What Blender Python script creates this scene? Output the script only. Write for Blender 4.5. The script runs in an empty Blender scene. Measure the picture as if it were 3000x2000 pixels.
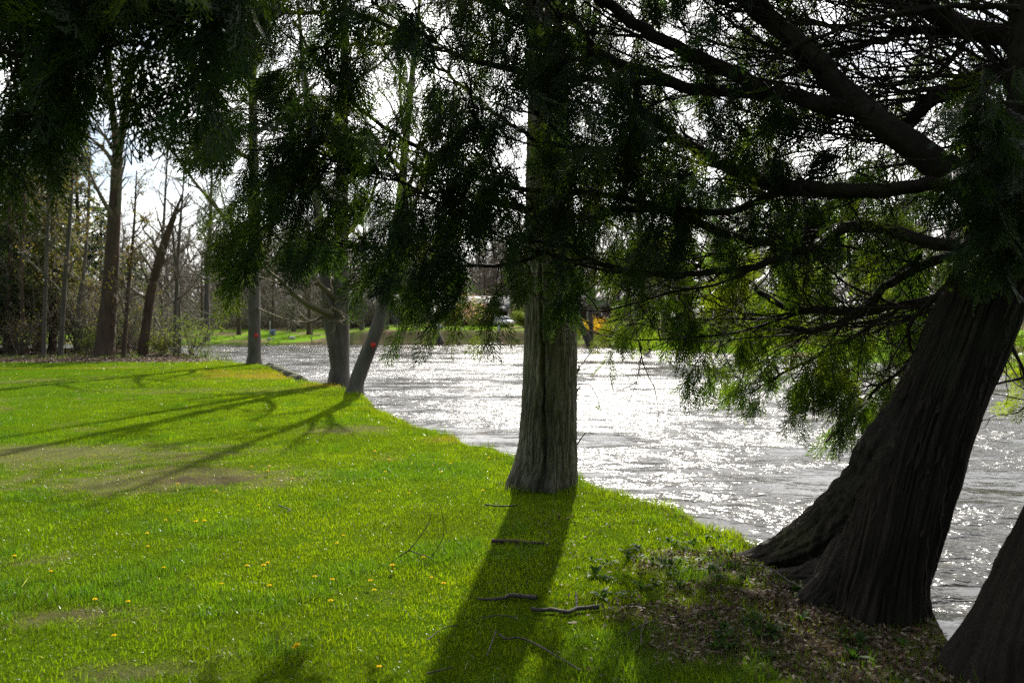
import bpy, math, random
import numpy as np
from mathutils import Vector

# ------------------------------------------------------------------ camera, sky, sun, exposure
S = bpy.context.scene
COL = S.collection
F, CAM_H, HORIZON = 2333.33, 1.65, 960.0      # 28 mm lens; focal length and horizon on a 3000 x 2000 frame
cam_d = bpy.data.cameras.new('camera')
cam = bpy.data.objects.new('camera', cam_d); COL.objects.link(cam)
cam.location = (0, 0, CAM_H); cam.rotation_euler = (math.radians(90), 0, 0)
cam_d.sensor_width = 36; cam_d.lens = 28; cam_d.shift_y = -(1000 - HORIZON) / 3000
cam_d.clip_start = 0.05; cam_d.clip_end = 3000
cam_d.dof.use_dof = True; cam_d.dof.focus_distance = 6.4; cam_d.dof.aperture_fstop = 2.5
S.camera = cam

SUN_AZ, SUN_EL = math.radians(7.0), math.radians(38.5)     # azimuth from +Y towards +X
SUN_DIR = np.array([math.sin(SUN_AZ) * math.cos(SUN_EL), math.cos(SUN_AZ) * math.cos(SUN_EL), math.sin(SUN_EL)])
W = bpy.data.worlds.new('World'); S.world = W; W.use_nodes = True
wn, wl = W.node_tree.nodes, W.node_tree.links
wn.clear()
w_out = wn.new('ShaderNodeOutputWorld'); w_bg = wn.new('ShaderNodeBackground')
w_sky = wn.new('ShaderNodeTexSky'); w_sky.sky_type = 'NISHITA'; w_sky.sun_disc = False
w_sky.sun_elevation = SUN_EL; w_sky.sun_rotation = SUN_AZ
w_sky.air_density = 1.0; w_sky.dust_density = 1.5; w_sky.ozone_density = 1.0
w_co = wn.new('ShaderNodeTexCoord')
w_map = wn.new('ShaderNodeMapping'); w_map.inputs['Scale'].default_value = (1.6, 1.6, 4.0)
wl.new(w_co.outputs['Generated'], w_map.inputs['Vector'])
w_noi = wn.new('ShaderNodeTexNoise'); w_noi.inputs['Scale'].default_value = 2.2
w_noi.inputs['Detail'].default_value = 7; w_noi.inputs['Roughness'].default_value = 0.55
wl.new(w_map.outputs[0], w_noi.inputs['Vector'])
w_rmp = wn.new('ShaderNodeValToRGB')
w_rmp.color_ramp.elements[0].position = 0.36; w_rmp.color_ramp.elements[1].position = 0.60
wl.new(w_noi.outputs['Fac'], w_rmp.inputs[0])
w_dot = wn.new('ShaderNodeVectorMath'); w_dot.operation = 'DOT_PRODUCT'
w_dot.inputs[1].default_value = tuple(SUN_DIR)
wl.new(w_co.outputs['Generated'], w_dot.inputs[0])
w_mr = wn.new('ShaderNodeMapRange'); w_mr.interpolation_type = 'SMOOTHSTEP'   # thin cloud glows where the sun stands behind it
w_mr.inputs['From Min'].default_value = -0.1; w_mr.inputs['From Max'].default_value = 1.0
w_mr.inputs['To Min'].default_value = 0.7; w_mr.inputs['To Max'].default_value = 21.0
wl.new(w_dot.outputs['Value'], w_mr.inputs['Value'])
w_cl = wn.new('ShaderNodeVectorMath'); w_cl.operation = 'SCALE'; w_cl.inputs[0].default_value = (1.0, 0.99, 0.97)
wl.new(w_mr.outputs[0], w_cl.inputs['Scale'])
w_mix = wn.new('ShaderNodeMix'); w_mix.data_type = 'RGBA'
wl.new(w_rmp.outputs[0], w_mix.inputs[0]); wl.new(w_sky.outputs[0], w_mix.inputs[6]); wl.new(w_cl.outputs[0], w_mix.inputs[7])
wl.new(w_mix.outputs[2], w_bg.inputs['Color']); w_bg.inputs['Strength'].default_value = 0.07
wl.new(w_bg.outputs[0], w_out.inputs['Surface'])

sun_d = bpy.data.lights.new('sun', 'SUN'); sun_d.energy = 4.5; sun_d.angle = math.radians(0.7); sun_d.color = (1.0, 0.95, 0.86)
sun = bpy.data.objects.new('sun', sun_d); COL.objects.link(sun)
sun.rotation_euler = Vector(SUN_DIR).to_track_quat('Z', 'Y').to_euler()
S.view_settings.view_transform = 'Standard'; S.view_settings.look = 'None'
S.view_settings.exposure = 1.2; S.view_settings.gamma = 1
S.render.engine = 'CYCLES'
cy = S.cycles
cy.max_bounces = 5; cy.diffuse_bounces = 2; cy.glossy_bounces = 2; cy.transmission_bounces = 3; cy.transparent_max_bounces = 4
cy.caustics_reflective = False; cy.caustics_refractive = False; cy.sample_clamp_indirect = 3.0; cy.sample_clamp_direct = 8.0
cy.use_denoising = False
try:
    cy.denoiser = 'OPENIMAGEDENOISE'; cy.denoising_input_passes = 'RGB_ALBEDO_NORMAL'
except Exception:
    pass

# ------------------------------------------------------------------ helpers
def P(px, py, Y):                    # a point Y metres away that stands where (px, py) of the 3000 x 2000 frame is
    return np.array([(px - 1500) / F * Y, Y, CAM_H - (py - HORIZON) / F * Y])
def GY(py): return CAM_H * F / (py - HORIZON)
def lerp(a, b, t): return a + (b - a) * t
def sstep(a, b, x):
    t = np.clip((np.asarray(x, float) - a) / (b - a), 0, 1); return t * t * (3 - 2 * t)
def _hash(ix, iy, seed):
    h = (ix.astype(np.int64) * 374761393 + iy.astype(np.int64) * 668265263 + seed * 1274126177) & 0xFFFFFFFF
    h = ((h ^ (h >> 13)) * 1274126177) & 0xFFFFFFFF
    h = (h ^ (h >> 16)) & 0xFFFFFF
    return h / float(0xFFFFFF)
def vnoise(x, y, seed=0, per=None):  # value noise 0..1, optionally periodic in x
    x, y = np.broadcast_arrays(np.asarray(x, float), np.asarray(y, float))
    x0 = np.floor(x).astype(np.int64); y0 = np.floor(y).astype(np.int64)
    fx = x - x0; fy = y - y0; fx = fx * fx * (3 - 2 * fx); fy = fy * fy * (3 - 2 * fy)
    xa, xb = (x0, x0 + 1) if per is None else (x0 % per, (x0 + 1) % per)
    a = _hash(xa, y0, seed); b = _hash(xb, y0, seed); c = _hash(xa, y0 + 1, seed); d = _hash(xb, y0 + 1, seed)
    return (a * (1 - fx) + b * fx) * (1 - fy) + (c * (1 - fx) + d * fx) * fy
def fbm(x, y, seed=0, octs=4):
    s = 0; a = 0.5; t = 0
    for k in range(octs):
        s = s + a * vnoise(np.asarray(x) * 2 ** k, np.asarray(y) * 2 ** k, seed + k * 17); t += a; a *= 0.5
    return s / t
def unit(v):
    v = np.asarray(v, float); return v / np.maximum(np.linalg.norm(v, axis=-1, keepdims=True), 1e-9)
def smooth_path(pts, n):             # Catmull-Rom through the points, n samples
    p = np.asarray(pts, float); m = len(p)
    if m == 2: return p[0] + (p[1] - p[0]) * np.linspace(0, 1, n)[:, None]
    q = np.vstack([2 * p[0] - p[1], p, 2 * p[-1] - p[-2]])
    d = np.linalg.norm(np.diff(p[:, :3], axis=0), axis=1); s = np.concatenate([[0], np.cumsum(d)])
    u = np.linspace(0, s[-1], n); i = np.clip(np.searchsorted(s, u, 'right') - 1, 0, m - 2)
    t = ((u - s[i]) / np.maximum(d[i], 1e-9))[:, None]
    a, b, c, e = q[i], q[i + 1], q[i + 2], q[i + 3]
    return 0.5 * (2 * b + (c - a) * t + (2 * a - 5 * b + 4 * c - e) * t ** 2 + (3 * b - a - 3 * c + e) * t ** 3)

class MB:                            # gathers vertices and faces, links them as one mesh object
    def __init__(s): s.v, s.f, s.c, s.n = [], {3: [], 4: []}, [], 0
    def add(s, v, tri=None, quad=None, col=None):
        v = np.asarray(v, float).reshape(-1, 3)
        if tri is not None and len(tri): s.f[3].append(np.asarray(tri, np.int64).reshape(-1, 3) + s.n)
        if quad is not None and len(quad): s.f[4].append(np.asarray(quad, np.int64).reshape(-1, 4) + s.n)
        c = np.ones((len(v), 3)) if col is None else np.broadcast_to(np.asarray(col, float), (len(v), 3))
        s.c.append(c); s.v.append(v); s.n += len(v); return s
    def tubes(s, items, k=4, col=None):          # items: (points, radii)
        by = {}
        for p, r in items: by.setdefault(len(p), []).append((p, r))
        for n, L in by.items():
            pts = np.array([a for a, _ in L], float); rad = np.array([np.broadcast_to(b, (n,)) for _, b in L], float); B = len(L)
            tan = unit(np.gradient(pts, axis=1)); ov = unit(pts[:, -1] - pts[:, 0])
            ref = np.zeros((B, 3)); ref[np.arange(B), np.argmin(np.abs(ov), axis=1)] = 1
            n1 = unit(np.cross(tan, ref[:, None, :])); n2 = np.cross(tan, n1)
            th = np.arange(k) * 2 * math.pi / k
            ring = pts[:, :, None, :] + rad[:, :, None, None] * (n1[:, :, None, :] * np.cos(th)[None, None, :, None] + n2[:, :, None, :] * np.sin(th)[None, None, :, None])
            idx = np.arange(B * n * k).reshape(B, n, k)
            q = np.stack([idx[:, :-1, :], np.roll(idx, -1, 2)[:, :-1, :], np.roll(idx, -1, 2)[:, 1:, :], idx[:, 1:, :]], -1).reshape(-1, 4)
            s.add(ring.reshape(-1, 3), quad=q, col=col)
            if k == 4: s.f[4].append(np.concatenate([idx[:, 0, ::-1], idx[:, -1, :]]).reshape(-1, 4) + s.n - B * n * k)
            else:
                caps = []
                for j in range(1, k - 1):
                    caps.append(np.stack([idx[:, 0, 0], idx[:, 0, j + 1], idx[:, 0, j]], -1)); caps.append(np.stack([idx[:, -1, 0], idx[:, -1, j], idx[:, -1, j + 1]], -1))
                s.f[3].append(np.concatenate(caps) + s.n - B * n * k)
        return s
    def box(s, c, d, rz=0, col=None):
        c = np.asarray(c, float); h = np.asarray(d, float) / 2
        v = np.array([[x, y, z] for x in (-1, 1) for y in (-1, 1) for z in (-1, 1)], float) * h
        ca, sa = math.cos(rz), math.sin(rz); v = np.stack([v[:, 0] * ca - v[:, 1] * sa, v[:, 0] * sa + v[:, 1] * ca, v[:, 2]], -1) + c
        return s.add(v, quad=[[0, 1, 3, 2], [4, 6, 7, 5], [0, 4, 5, 1], [2, 3, 7, 6], [0, 2, 6, 4], [1, 5, 7, 3]], col=col)
    def build(s, name, mat, parent=None, smooth=False, origin=None):
        v = np.concatenate(s.v) if s.v else np.zeros((0, 3))
        o0 = np.array(parent.location if (parent is not None and origin is None) else (origin if origin is not None else (0, 0, 0)), float)
        if parent is not None and parent.parent is not None and origin is None: o0 = np.array(parent.parent.location, float) + np.array(parent.location, float)
        v = v - o0
        me = bpy.data.meshes.new(name)
        loops, starts, base = [], [], 0
        for k in (3, 4):
            if s.f[k]:
                a = np.concatenate(s.f[k]); loops.append(a.ravel()); starts.append(base + np.arange(len(a)) * k); base += a.size
        lo = np.concatenate(loops).astype(np.int32); st = np.concatenate(starts).astype(np.int32)
        me.vertices.add(len(v)); me.vertices.foreach_set('co', v.astype(np.float32).ravel())
        me.loops.add(len(lo)); me.loops.foreach_set('vertex_index', lo)
        me.polygons.add(len(st)); me.polygons.foreach_set('loop_start', st)
        if smooth: me.polygons.foreach_set('use_smooth', np.ones(len(st), bool))
        c = np.concatenate(s.c)
        at = me.attributes.new('col', 'FLOAT_COLOR', 'POINT')
        at.data.foreach_set('color', np.concatenate([c, np.ones((len(c), 1))], 1).astype(np.float32).ravel())
        me.update(calc_edges=True)
        me.materials.append(mat)
        o = bpy.data.objects.new(name, me); COL.objects.link(o)
        if parent is not None: o.parent = parent
        elif origin is not None: o.location = origin
        return o
def tag(o, label=None, cat=None, group=None, kind=None):
    for k, x in (('label', label), ('category', cat), ('group', group), ('kind', kind)):
        if x: o[k] = x
    return o
def thing(name, loc, label, cat, group=None):
    o = bpy.data.objects.new(name, None); COL.objects.link(o); o.location = tuple(float(a) for a in loc)
    o.empty_display_size = 0.2
    return tag(o, label, cat, group)
def kids(o): return [c for c in COL.objects if c.parent == o]
KID_CACHE = {}
def copy_thing(o, loc, rz=0, sc=1.0, label=None, group=None):
    c = o.copy(); COL.objects.link(c); c.location = tuple(float(a) for a in loc); c.rotation_euler = (0, 0, rz); c.scale = (sc, sc, sc)
    if label: c['label'] = label
    if group: c['group'] = group
    if o.name not in KID_CACHE: KID_CACHE[o.name] = [(k, kids(k)) for k in kids(o)]
    for k, gs in KID_CACHE[o.name]:
        d = k.copy(); COL.objects.link(d); d.parent = c
        for g in gs:
            e = g.copy(); COL.objects.link(e); e.parent = d
    return c

# ------------------------------------------------------------------ materials
def new_mat(name):
    m = bpy.data.materials.new(name); m.use_nodes = True
    n, l = m.node_tree.nodes, m.node_tree.links; n.clear()
    out = n.new('ShaderNodeOutputMaterial'); b = n.new('ShaderNodeBsdfPrincipled'); l.new(b.outputs[0], out.inputs[0])
    return m, n, l, b, out
def noise_node(n, l, scale, detail=5, rough=0.6, vec=None, stretch=None, coord='Object'):
    t = n.new('ShaderNodeTexNoise'); t.inputs['Scale'].default_value = scale; t.inputs['Detail'].default_value = detail; t.inputs['Roughness'].default_value = rough
    if vec is None:
        c = n.new('ShaderNodeTexCoord'); vec = c.outputs[coord]
    if stretch:
        mp = n.new('ShaderNodeMapping'); mp.inputs['Scale'].default_value = stretch; l.new(vec, mp.inputs['Vector']); vec = mp.outputs[0]
    l.new(vec, t.inputs['Vector']); return t
def mixc(n, l, fac, a, b, mode='MIX'):
    m = n.new('ShaderNodeMix'); m.data_type = 'RGBA'; m.blend_type = mode
    for i, x in ((0, fac), (6, a), (7, b)):
        if hasattr(x, 'is_output'): l.new(x, m.inputs[i])
        elif i == 0: m.inputs[0].default_value = x
        else: m.inputs[i].default_value = (*x, 1)
    return m.outputs[2]
def plain(name, col, rough=0.7, var=0.25, scale=4.0, bump=0.0, metal=0.0, stretch=None, spec=0.4):
    m, n, l, b, _ = new_mat(name)
    t = noise_node(n, l, scale, stretch=stretch)
    c2 = tuple(x * (1 - var) for x in col); c1 = tuple(min(1, x * (1 + var)) for x in col)
    l.new(mixc(n, l, t.outputs['Fac'], c2, c1), b.inputs['Base Color'])
    b.inputs['Roughness'].default_value = rough; b.inputs['Metallic'].default_value = metal; b.inputs['Specular IOR Level'].default_value = spec
    if bump:
        bp = n.new('ShaderNodeBump'); bp.inputs['Strength'].default_value = bump; bp.inputs['Distance'].default_value = 0.02
        l.new(t.outputs['Fac'], bp.inputs['Height']); l.new(bp.outputs[0], b.inputs['Normal'])
    return m
def bark(name, dark, light, scale=9.0, stretch=(1, 1, 0.16), bump=0.8, moss=None, dist=0.02):
    m, n, l, b, _ = new_mat(name)
    c = n.new('ShaderNodeTexCoord')
    t = noise_node(n, l, scale, 6, 0.65, c.outputs['Object'], stretch)
    big = noise_node(n, l, 1.7, 3, 0.5, c.outputs['Object'])
    r = n.new('ShaderNodeValToRGB'); r.color_ramp.elements[0].position = 0.33; r.color_ramp.elements[1].position = 0.68
    r.color_ramp.elements[0].color = (*dark, 1); r.color_ramp.elements[1].color = (*light, 1); l.new(t.outputs['Fac'], r.inputs[0])
    a = n.new('ShaderNodeAttribute'); a.attribute_name = 'col'
    col = mixc(n, l, 1.0, r.outputs[0], a.outputs['Color'], 'MULTIPLY')
    col = mixc(n, l, 0.5, col, mixc(n, l, big.outputs['Fac'], tuple(x * 0.7 for x in dark), tuple(x * 1.1 for x in light)))
    if moss:
        mr = n.new('ShaderNodeValToRGB'); mr.color_ramp.elements[0].position = 0.56; mr.color_ramp.elements[1].position = 0.70
        l.new(big.outputs['Fac'], mr.inputs[0]); col = mixc(n, l, mr.outputs[0], col, moss)
    l.new(col, b.inputs['Base Color']); b.inputs['Roughness'].default_value = 0.9; b.inputs['Specular IOR Level'].default_value = 0.25
    bp = n.new('ShaderNodeBump'); bp.inputs['Strength'].default_value = bump; bp.inputs['Distance'].default_value = dist
    l.new(t.outputs['Fac'], bp.inputs['Height']); l.new(bp.outputs[0], b.inputs['Normal'])
    return m
def leafy(name, trans=0.45, rough=0.45, spec=0.4, tint=(1, 1, 1), tcol=(1.25, 1.3, 0.55)):   # leaf colour comes from the vertex attribute
    m, n, l, b, out = new_mat(name)
    a = n.new('ShaderNodeAttribute'); a.attribute_name = 'col'
    col = mixc(n, l, 1.0, a.outputs['Color'], tint, 'MULTIPLY')
    l.new(col, b.inputs['Base Color']); b.inputs['Roughness'].default_value = rough; b.inputs['Specular IOR Level'].default_value = spec
    tr = n.new('ShaderNodeBsdfTranslucent'); l.new(mixc(n, l, 1.0, col, tcol, 'MULTIPLY'), tr.inputs['Color'])
    mx = n.new('ShaderNodeMixShader'); mx.inputs[0].default_value = trans
    l.new(b.outputs[0], mx.inputs[1]); l.new(tr.outputs[0], mx.inputs[2]); l.new(mx.outputs[0], out.inputs[0])
    return m
M_ASH = bark('ash_bark', (0.028, 0.024, 0.017), (0.30, 0.27, 0.21), 14, (1, 1, 0.2), 0.6, dist=0.01)
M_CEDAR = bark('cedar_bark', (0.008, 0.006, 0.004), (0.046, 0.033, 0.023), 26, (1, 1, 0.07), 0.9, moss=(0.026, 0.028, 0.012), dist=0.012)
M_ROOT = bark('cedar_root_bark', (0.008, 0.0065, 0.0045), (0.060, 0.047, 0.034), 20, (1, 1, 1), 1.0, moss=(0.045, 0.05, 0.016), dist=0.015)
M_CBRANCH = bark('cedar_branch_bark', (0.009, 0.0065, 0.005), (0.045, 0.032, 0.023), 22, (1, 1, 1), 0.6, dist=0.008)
M_GREY = bark('grey_bark', (0.055, 0.048, 0.038), (0.19, 0.17, 0.14), 6, (1, 1, 0.2), 0.7, dist=0.04)
M_BROWN = bark('brown_bark', (0.045, 0.030, 0.022), (0.15, 0.105, 0.078), 5, (1, 1, 0.2), 0.7, dist=0.04)
M_TWIG = plain('bare_twigs', (0.17, 0.145, 0.11), 0.85, 0.25, 3)
M_TWIG2 = plain('olive_twigs', (0.13, 0.115, 0.06), 0.85, 0.25, 3)
M_FTWIG = plain('far_bare_twigs', (0.19, 0.165, 0.135), 0.9, 0.25, 0.7)
M_STICK = plain('dead_stick', (0.06, 0.05, 0.04), 0.8, 0.45, 30, 0.5)
M_NEEDLE = leafy('cedar_foliage', 0.5, 0.42, 0.22, tcol=(1.9, 1.85, 0.5))
M_HEM = leafy('hemlock_foliage', 0.42, 0.6, 0.25)
M_LEAF = leafy('young_leaves', 0.5, 0.55, 0.12)
M_GRASS = leafy('grass_blades', 0.54, 0.26, 0.10, tcol=(1.35, 1.45, 0.2))
M_LITTER = leafy('dead_leaves', 0.15, 0.7, 0.3, tcol=(1, 0.9, 0.7))
M_PETAL = leafy('dandelion_petals', 0.35, 0.7, 0.03, tcol=(1.1, 1.0, 0.3))
M_RED = plain('red_plastic', (0.75, 0.03, 0.015), 0.45, 0.1, 20)
M_STEEL = plain('nail_steel', (0.4, 0.4, 0.4), 0.4, 0.1, 20, metal=0.8)
M_ROCK = plain('pale_rock', (0.42, 0.41, 0.38), 0.85, 0.3, 3, 0.6)
M_DROCK = plain('mossy_rock', (0.10, 0.10, 0.06), 0.9, 0.5, 6, 0.6)
M_MAROON = plain('dark_red_siding', (0.055, 0.020, 0.018), 0.7, 0.2, 2)
M_ROOF = plain('grey_shingles', (0.12, 0.115, 0.12), 0.75, 0.25, 4)
M_WHITE = plain('white_paint', (0.78, 0.77, 0.73), 0.5, 0.06, 3)
M_BRICK = plain('chimney_brick', (0.22, 0.085, 0.055), 0.85, 0.35, 9, 0.3)
M_GLASS = plain('window_glass', (0.25, 0.28, 0.32), 0.12, 0.1, 1, spec=0.8)
M_CAR = plain('silver_car_paint', (0.62, 0.63, 0.62), 0.22, 0.03, 1, metal=0.35, spec=0.7)
M_TYRE = plain('tyre_rubber', (0.015, 0.015, 0.016), 0.8, 0.2, 6)
M_WOOD = plain('grey_timber', (0.20, 0.175, 0.14), 0.8, 0.3, 6, 0.3, stretch=(6, 1, 1))
M_BLUE = plain('faded_blue_paint', (0.25, 0.31, 0.42), 0.5, 0.1, 4)

# ------------------------------------------------------------------ the lie of the land
NEAR = np.array([(9, -40), (5.6, -10), (3.9, -1), (2.75, 2.4), (2.22, 3.85), (2.30, 4.8), (2.18, 5.6), (1.84, 6.13), (1.27, 7.4), (0.71, 8.75), (-0.09, 10.5),
                 (-0.87, 12.0), (-1.71, 13.3), (-3.17, 16.7), (-3.75, 19.6), (-4.35, 21.2), (-5.4, 23.2), (-6.9, 25.3), (-9.2, 30.6), (-11.0, 35.0), (-14.2, 39.3), (-17, 42.5),
                 (-19.5, 47), (-27, 54), (-42, 60), (-90, 66), (-200, 70)], float)
FAR = np.array([(-200, 104), (-90, 101), (-40, 98.5), (-21, 97), (-8.4, 97), (2.5, 96), (9.2, 86), (15.4, 72), (19.3, 60), (21.5, 49), (23.2, 36), (24.5, 20), (26, 0), (30, -40)], float)
RIVER = np.vstack([NEAR, FAR])
def poly_dist(x, y, poly):
    d = np.full(x.shape, 1e9)
    for a, b in zip(poly[:-1], poly[1:]):
        e = b - a; t = np.clip(((x - a[0]) * e[0] + (y - a[1]) * e[1]) / (e @ e), 0, 1)
        d = np.minimum(d, np.hypot(x - a[0] - t * e[0], y - a[1] - t * e[1]))
    return d
def in_river(x, y):
    c = np.zeros(x.shape, bool); q = RIVER
    for i in range(len(q)):
        a, b = q[i], q[(i + 1) % len(q)]
        k = ((a[1] > y) != (b[1] > y)); xx = (b[0] - a[0]) * (y - a[1]) / (b[1] - a[1] + 1e-12) + a[0]
        c ^= k & (x < xx)
    return c
WATER_Z = -0.45
def land(x, y):                       # height, signed distance to near bank, to far bank
    x = np.asarray(x, float); y = np.asarray(y, float); sh = np.broadcast(x, y).shape
    x = np.broadcast_to(x, sh).ravel(); y = np.broadcast_to(y, sh).ravel()
    wob = (fbm(x * 1.5, y * 1.5, 5, 4) - 0.5) * 0.6
    dn = poly_dist(x, y, NEAR); df = poly_dist(x, y, FAR); ins = in_river(x, y)
    near = dn < df
    zn = np.where(ins, -1.3 * sstep(0.0, 0.8, dn + wob), -1.3 * sstep(0.0, 0.8, wob - dn))
    zn = zn + 0.05 * (fbm(x * 0.35, y * 0.35, 9, 3) - 0.5) + 0.022 * (fbm(x * 2.2, y * 2.2, 3, 3) - 0.5)
    zn = zn + np.where(ins, 0, 0.10 * np.exp(-((x - 1.75) ** 2 + (y - 4.6) ** 2) / 1.2))
    zn = zn + np.where((y > 38) & (x < -12) & ~ins, 0.25 * sstep(38, 50, y), 0)
    bank = sstep(-27, -17, x) * (1 - sstep(2, 9, x))              # the steep earth bank in front of the houses
    d = df
    up = bank * (1.8 * sstep(0, 3.6, d) + 0.035 * np.maximum(d - 3, 0)) + (1 - bank) * (0.35 * sstep(0, 0.8, d) + np.minimum(0.062 * np.maximum(d - 1, 0), 2.6))
    zf = np.where(ins, WATER_Z - 0.9 * sstep(0, 1.5, d), WATER_Z + up + 0.15 * (fbm(x * 0.5, y * 0.5, 11, 3) - 0.5))
    z = np.where(near, zn, zf)
    return z.reshape(sh), np.where(ins, -dn, dn).reshape(sh), np.where(ins, -df, df).reshape(sh), bank.reshape(sh), near.reshape(sh)
def gz(x, y): return float(land(np.array([x]), np.array([y]))[0][0])
def G(px, py, lift=0.0):              # the lawn point seen at (px, py)
    Y = GY(py); X = (px - 1500) / F * Y
    return np.array([X, Y, gz(X, Y) + lift])

def blob(x, y, px, py, rx, ry):       # soft patch of lawn round a spot seen at (px, py), radii in metres
    Y = GY(py); X = (px - 1500) / F * Y
    return np.exp(-(((x - X) / rx) ** 2 + ((y - Y) / ry) ** 2))
def covers(x, y):                     # what grows where on the near bank: dry thatch, bare soil, leaf litter, mossy orange turf
    n1 = fbm(x * 1.3, y * 1.3, 21, 4); n2 = fbm(x * 4.5, y * 4.5, 33, 3); n3 = fbm(x * 0.45, y * 0.45, 44, 3)
    dry = 0.95 * (1.1 * blob(x, y, 180, 1330, 2.6, 1.1) + 1.1 * blob(x, y, 560, 1400, 1.3, 0.6) + 0.8 * blob(x, y, 1010, 1260, 0.9, 0.8) + 0.6 * blob(x, y, 300, 1425, 1.3, 0.6)
           + 0.55 * blob(x, y, 550, 1145, 4, 1.6) + 0.45 * blob(x, y, 250, 1810, 0.7, 0.25) + 0.5 * blob(x, y, 400, 1975, 0.5, 0.2) + 0.45 * blob(x, y, 150, 1640, .5, .35)
           + 0.25 * blob(x, y, 850, 1880, 0.5, 0.25) + 0.35 * blob(x, y, 1150, 1760, 0.5, 0.3))
    dry = .82 * sstep(0.20, 0.85, dry * (0.3 + 1.3 * n1) + ((n2 - 0.5) * 0.6 + (fbm(x * 11, y * 11, 35, 2) - .5) * 1.0) * np.minimum(1, dry * 2.5))
    dry = np.maximum(dry, 0.75 * sstep(0.58, 0.72, n1 * 0.5 + n3 * 0.5) * (y > 9))
    soil = blob(x, y, 640, 1402, 0.7, 0.22) + blob(x, y, 560, 1415, .6, .18) + 0.8 * blob(x, y, 200, 1800, 0.35, 0.12) + 0.8 * blob(x, y, 380, 1985, 0.35, 0.12) + 0.6 * blob(x, y, 60, 1320, 1.2, 0.25)
    soil = sstep(0.45, 0.85, soil * (0.5 + n2))
    lit = blob(x, y, 2080, 1660, 0.62, 0.55) + blob(x, y, 2350, 1760, 0.65, 0.6) + 0.9 * blob(x, y, 2150, 1900, 0.6, 0.35) + 0.8 * blob(x, y, 2600, 1920, 0.7, 0.6) + 0.7 * blob(x, y, 1850, 1820, 0.45, 0.3) + blob(x, y, 2900, 2100, 0.8, 0.6)
    lit = sstep(0.30, 1.0, .8 * lit * (0.3 + 1.4 * n2))
    lit = np.maximum(lit, sstep(37.4, 39.0, y + 1.6 * (n1 - 0.5)) * sstep(-14.2, -16.5, x))
    moss = blob(x, y, 830, 1100, 3.6, 2.2) + blob(x, y, 1000, 1128, 1.6, 1.2) + 0.6 * blob(x, y, 660, 1085, 3, 1.6) + 0.8 * blob(x, y, 180, 1079, 5, 0.8)
    moss = sstep(0.35, 0.85, moss * (0.5 + n1)); moss = np.maximum(moss, 0.8 * np.exp(-((x + 0.95) ** 2 + (y - 11.75) ** 2) / 0.12))
    return dry, soil, lit, moss, n1, n2, n3

def lattice(stops):                   # (value, step from there on)
    out = []
    for (a, st), (b, _) in zip(stops[:-1], stops[1:]): out.append(np.arange(a, b, st))
    return np.concatenate(out + [[stops[-1][0]]])
gx = lattice([(-900, 60), (-240, 12), (-90, 2.0), (-44, 0.8), (-12, 0.22), (-6, 0.085), (3.2, 0.25), (8, 0.9), (36, 3), (90, 15), (300, 100), (900, 1)])
gy = lattice([(-600, 60), (-60, 6), (-12, 0.8), (1.5, 0.075), (14, 0.14), (26, 0.3), (62, 0.9), (92, 0.55), (126, 2.2), (190, 15), (500, 80), (1200, 1)])
XX, YY = np.meshgrid(gx, gy)
ZZ, DN, DF, BK, NR = land(XX, YY)
dry, soil, lit, moss, n1, n2, n3 = covers(XX, YY)
green = np.stack([0.060 + 0.02 * n1, 0.105 + 0.03 * n3, 0.006 + 0 * n1], -1)
def mixv(a, b, t): return a * (1 - t[..., None]) + np.asarray(b) * t[..., None]
gc = mixv(green * 0.8, (0.115, 0.098, 0.06), dry * 0.75)
gc = mixv(gc, (0.16, 0.115, 0.03), moss * 0.8); gc = mixv(gc, (0.075, 0.060, 0.038), soil * .8); gc = mixv(gc, (0.085, 0.060, 0.042), lit * 0.95)
gc = mixv(gc, (0.06, 0.048, 0.035), np.clip(sstep(0.05, -0.25, DN - 0.05), 0, 1) * NR)
n4 = fbm(XX * 0.25, YY * 0.25, 71, 4); n5 = fbm(XX * 1.5, YY * 1.5, 73, 3)
fg = mixv(np.stack([0.10 + 0.04 * n4, 0.19 + 0.05 * n4, 0.018 + 0 * n4], -1), (0.15, 0.135, 0.07), sstep(0.52, 0.66, n4))
woods = sstep(20, 32, DF + 10 * (n4 - 0.5)); fg = mixv(fg, (0.12, 0.095, 0.065), woods * 0.85)
earth = BK * sstep(5.0, 3.2, DF + 2 * (n5 - 0.5)); fg = mixv(fg, (0.13, 0.098, 0.07), earth * (.55 + .9 * (n5 - .2)).clip(0, 1))
fg = mixv(fg, (0.05, 0.038, 0.028), sstep(1.1, 0.2, DF) * (0.4 + 0.6 * BK))
gc = np.where(NR[..., None], gc, fg)
ny, nx = XX.shape
ii = np.arange(ny * nx).reshape(ny, nx)
gq = np.stack([ii[:-1, :-1], ii[:-1, 1:], ii[1:, 1:], ii[1:, :-1]], -1).reshape(-1, 4)
m, n, l, b, _ = new_mat('ground_cover')
a = n.new('ShaderNodeAttribute'); a.attribute_name = 'col'
t1 = noise_node(n, l, 38, 6, 0.7); t2 = noise_node(n, l, 6, 5, 0.65)
c1 = mixc(n, l, t1.outputs['Fac'], (0.45, 0.45, 0.45), (1.5, 1.5, 1.45)); c2 = mixc(n, l, t2.outputs['Fac'], (0.65, 0.68, 0.65), (1.3, 1.28, 1.3))
l.new(mixc(n, l, 1.0, mixc(n, l, 1.0, a.outputs['Color'], c1, 'MULTIPLY'), c2, 'MULTIPLY'), b.inputs['Base Color'])
b.inputs['Roughness'].default_value = 0.95; b.inputs['Specular IOR Level'].default_value = 0.0
bp = n.new('ShaderNodeBump'); bp.inputs['Strength'].default_value = 0.9; bp.inputs['Distance'].default_value = 0.03
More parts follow.
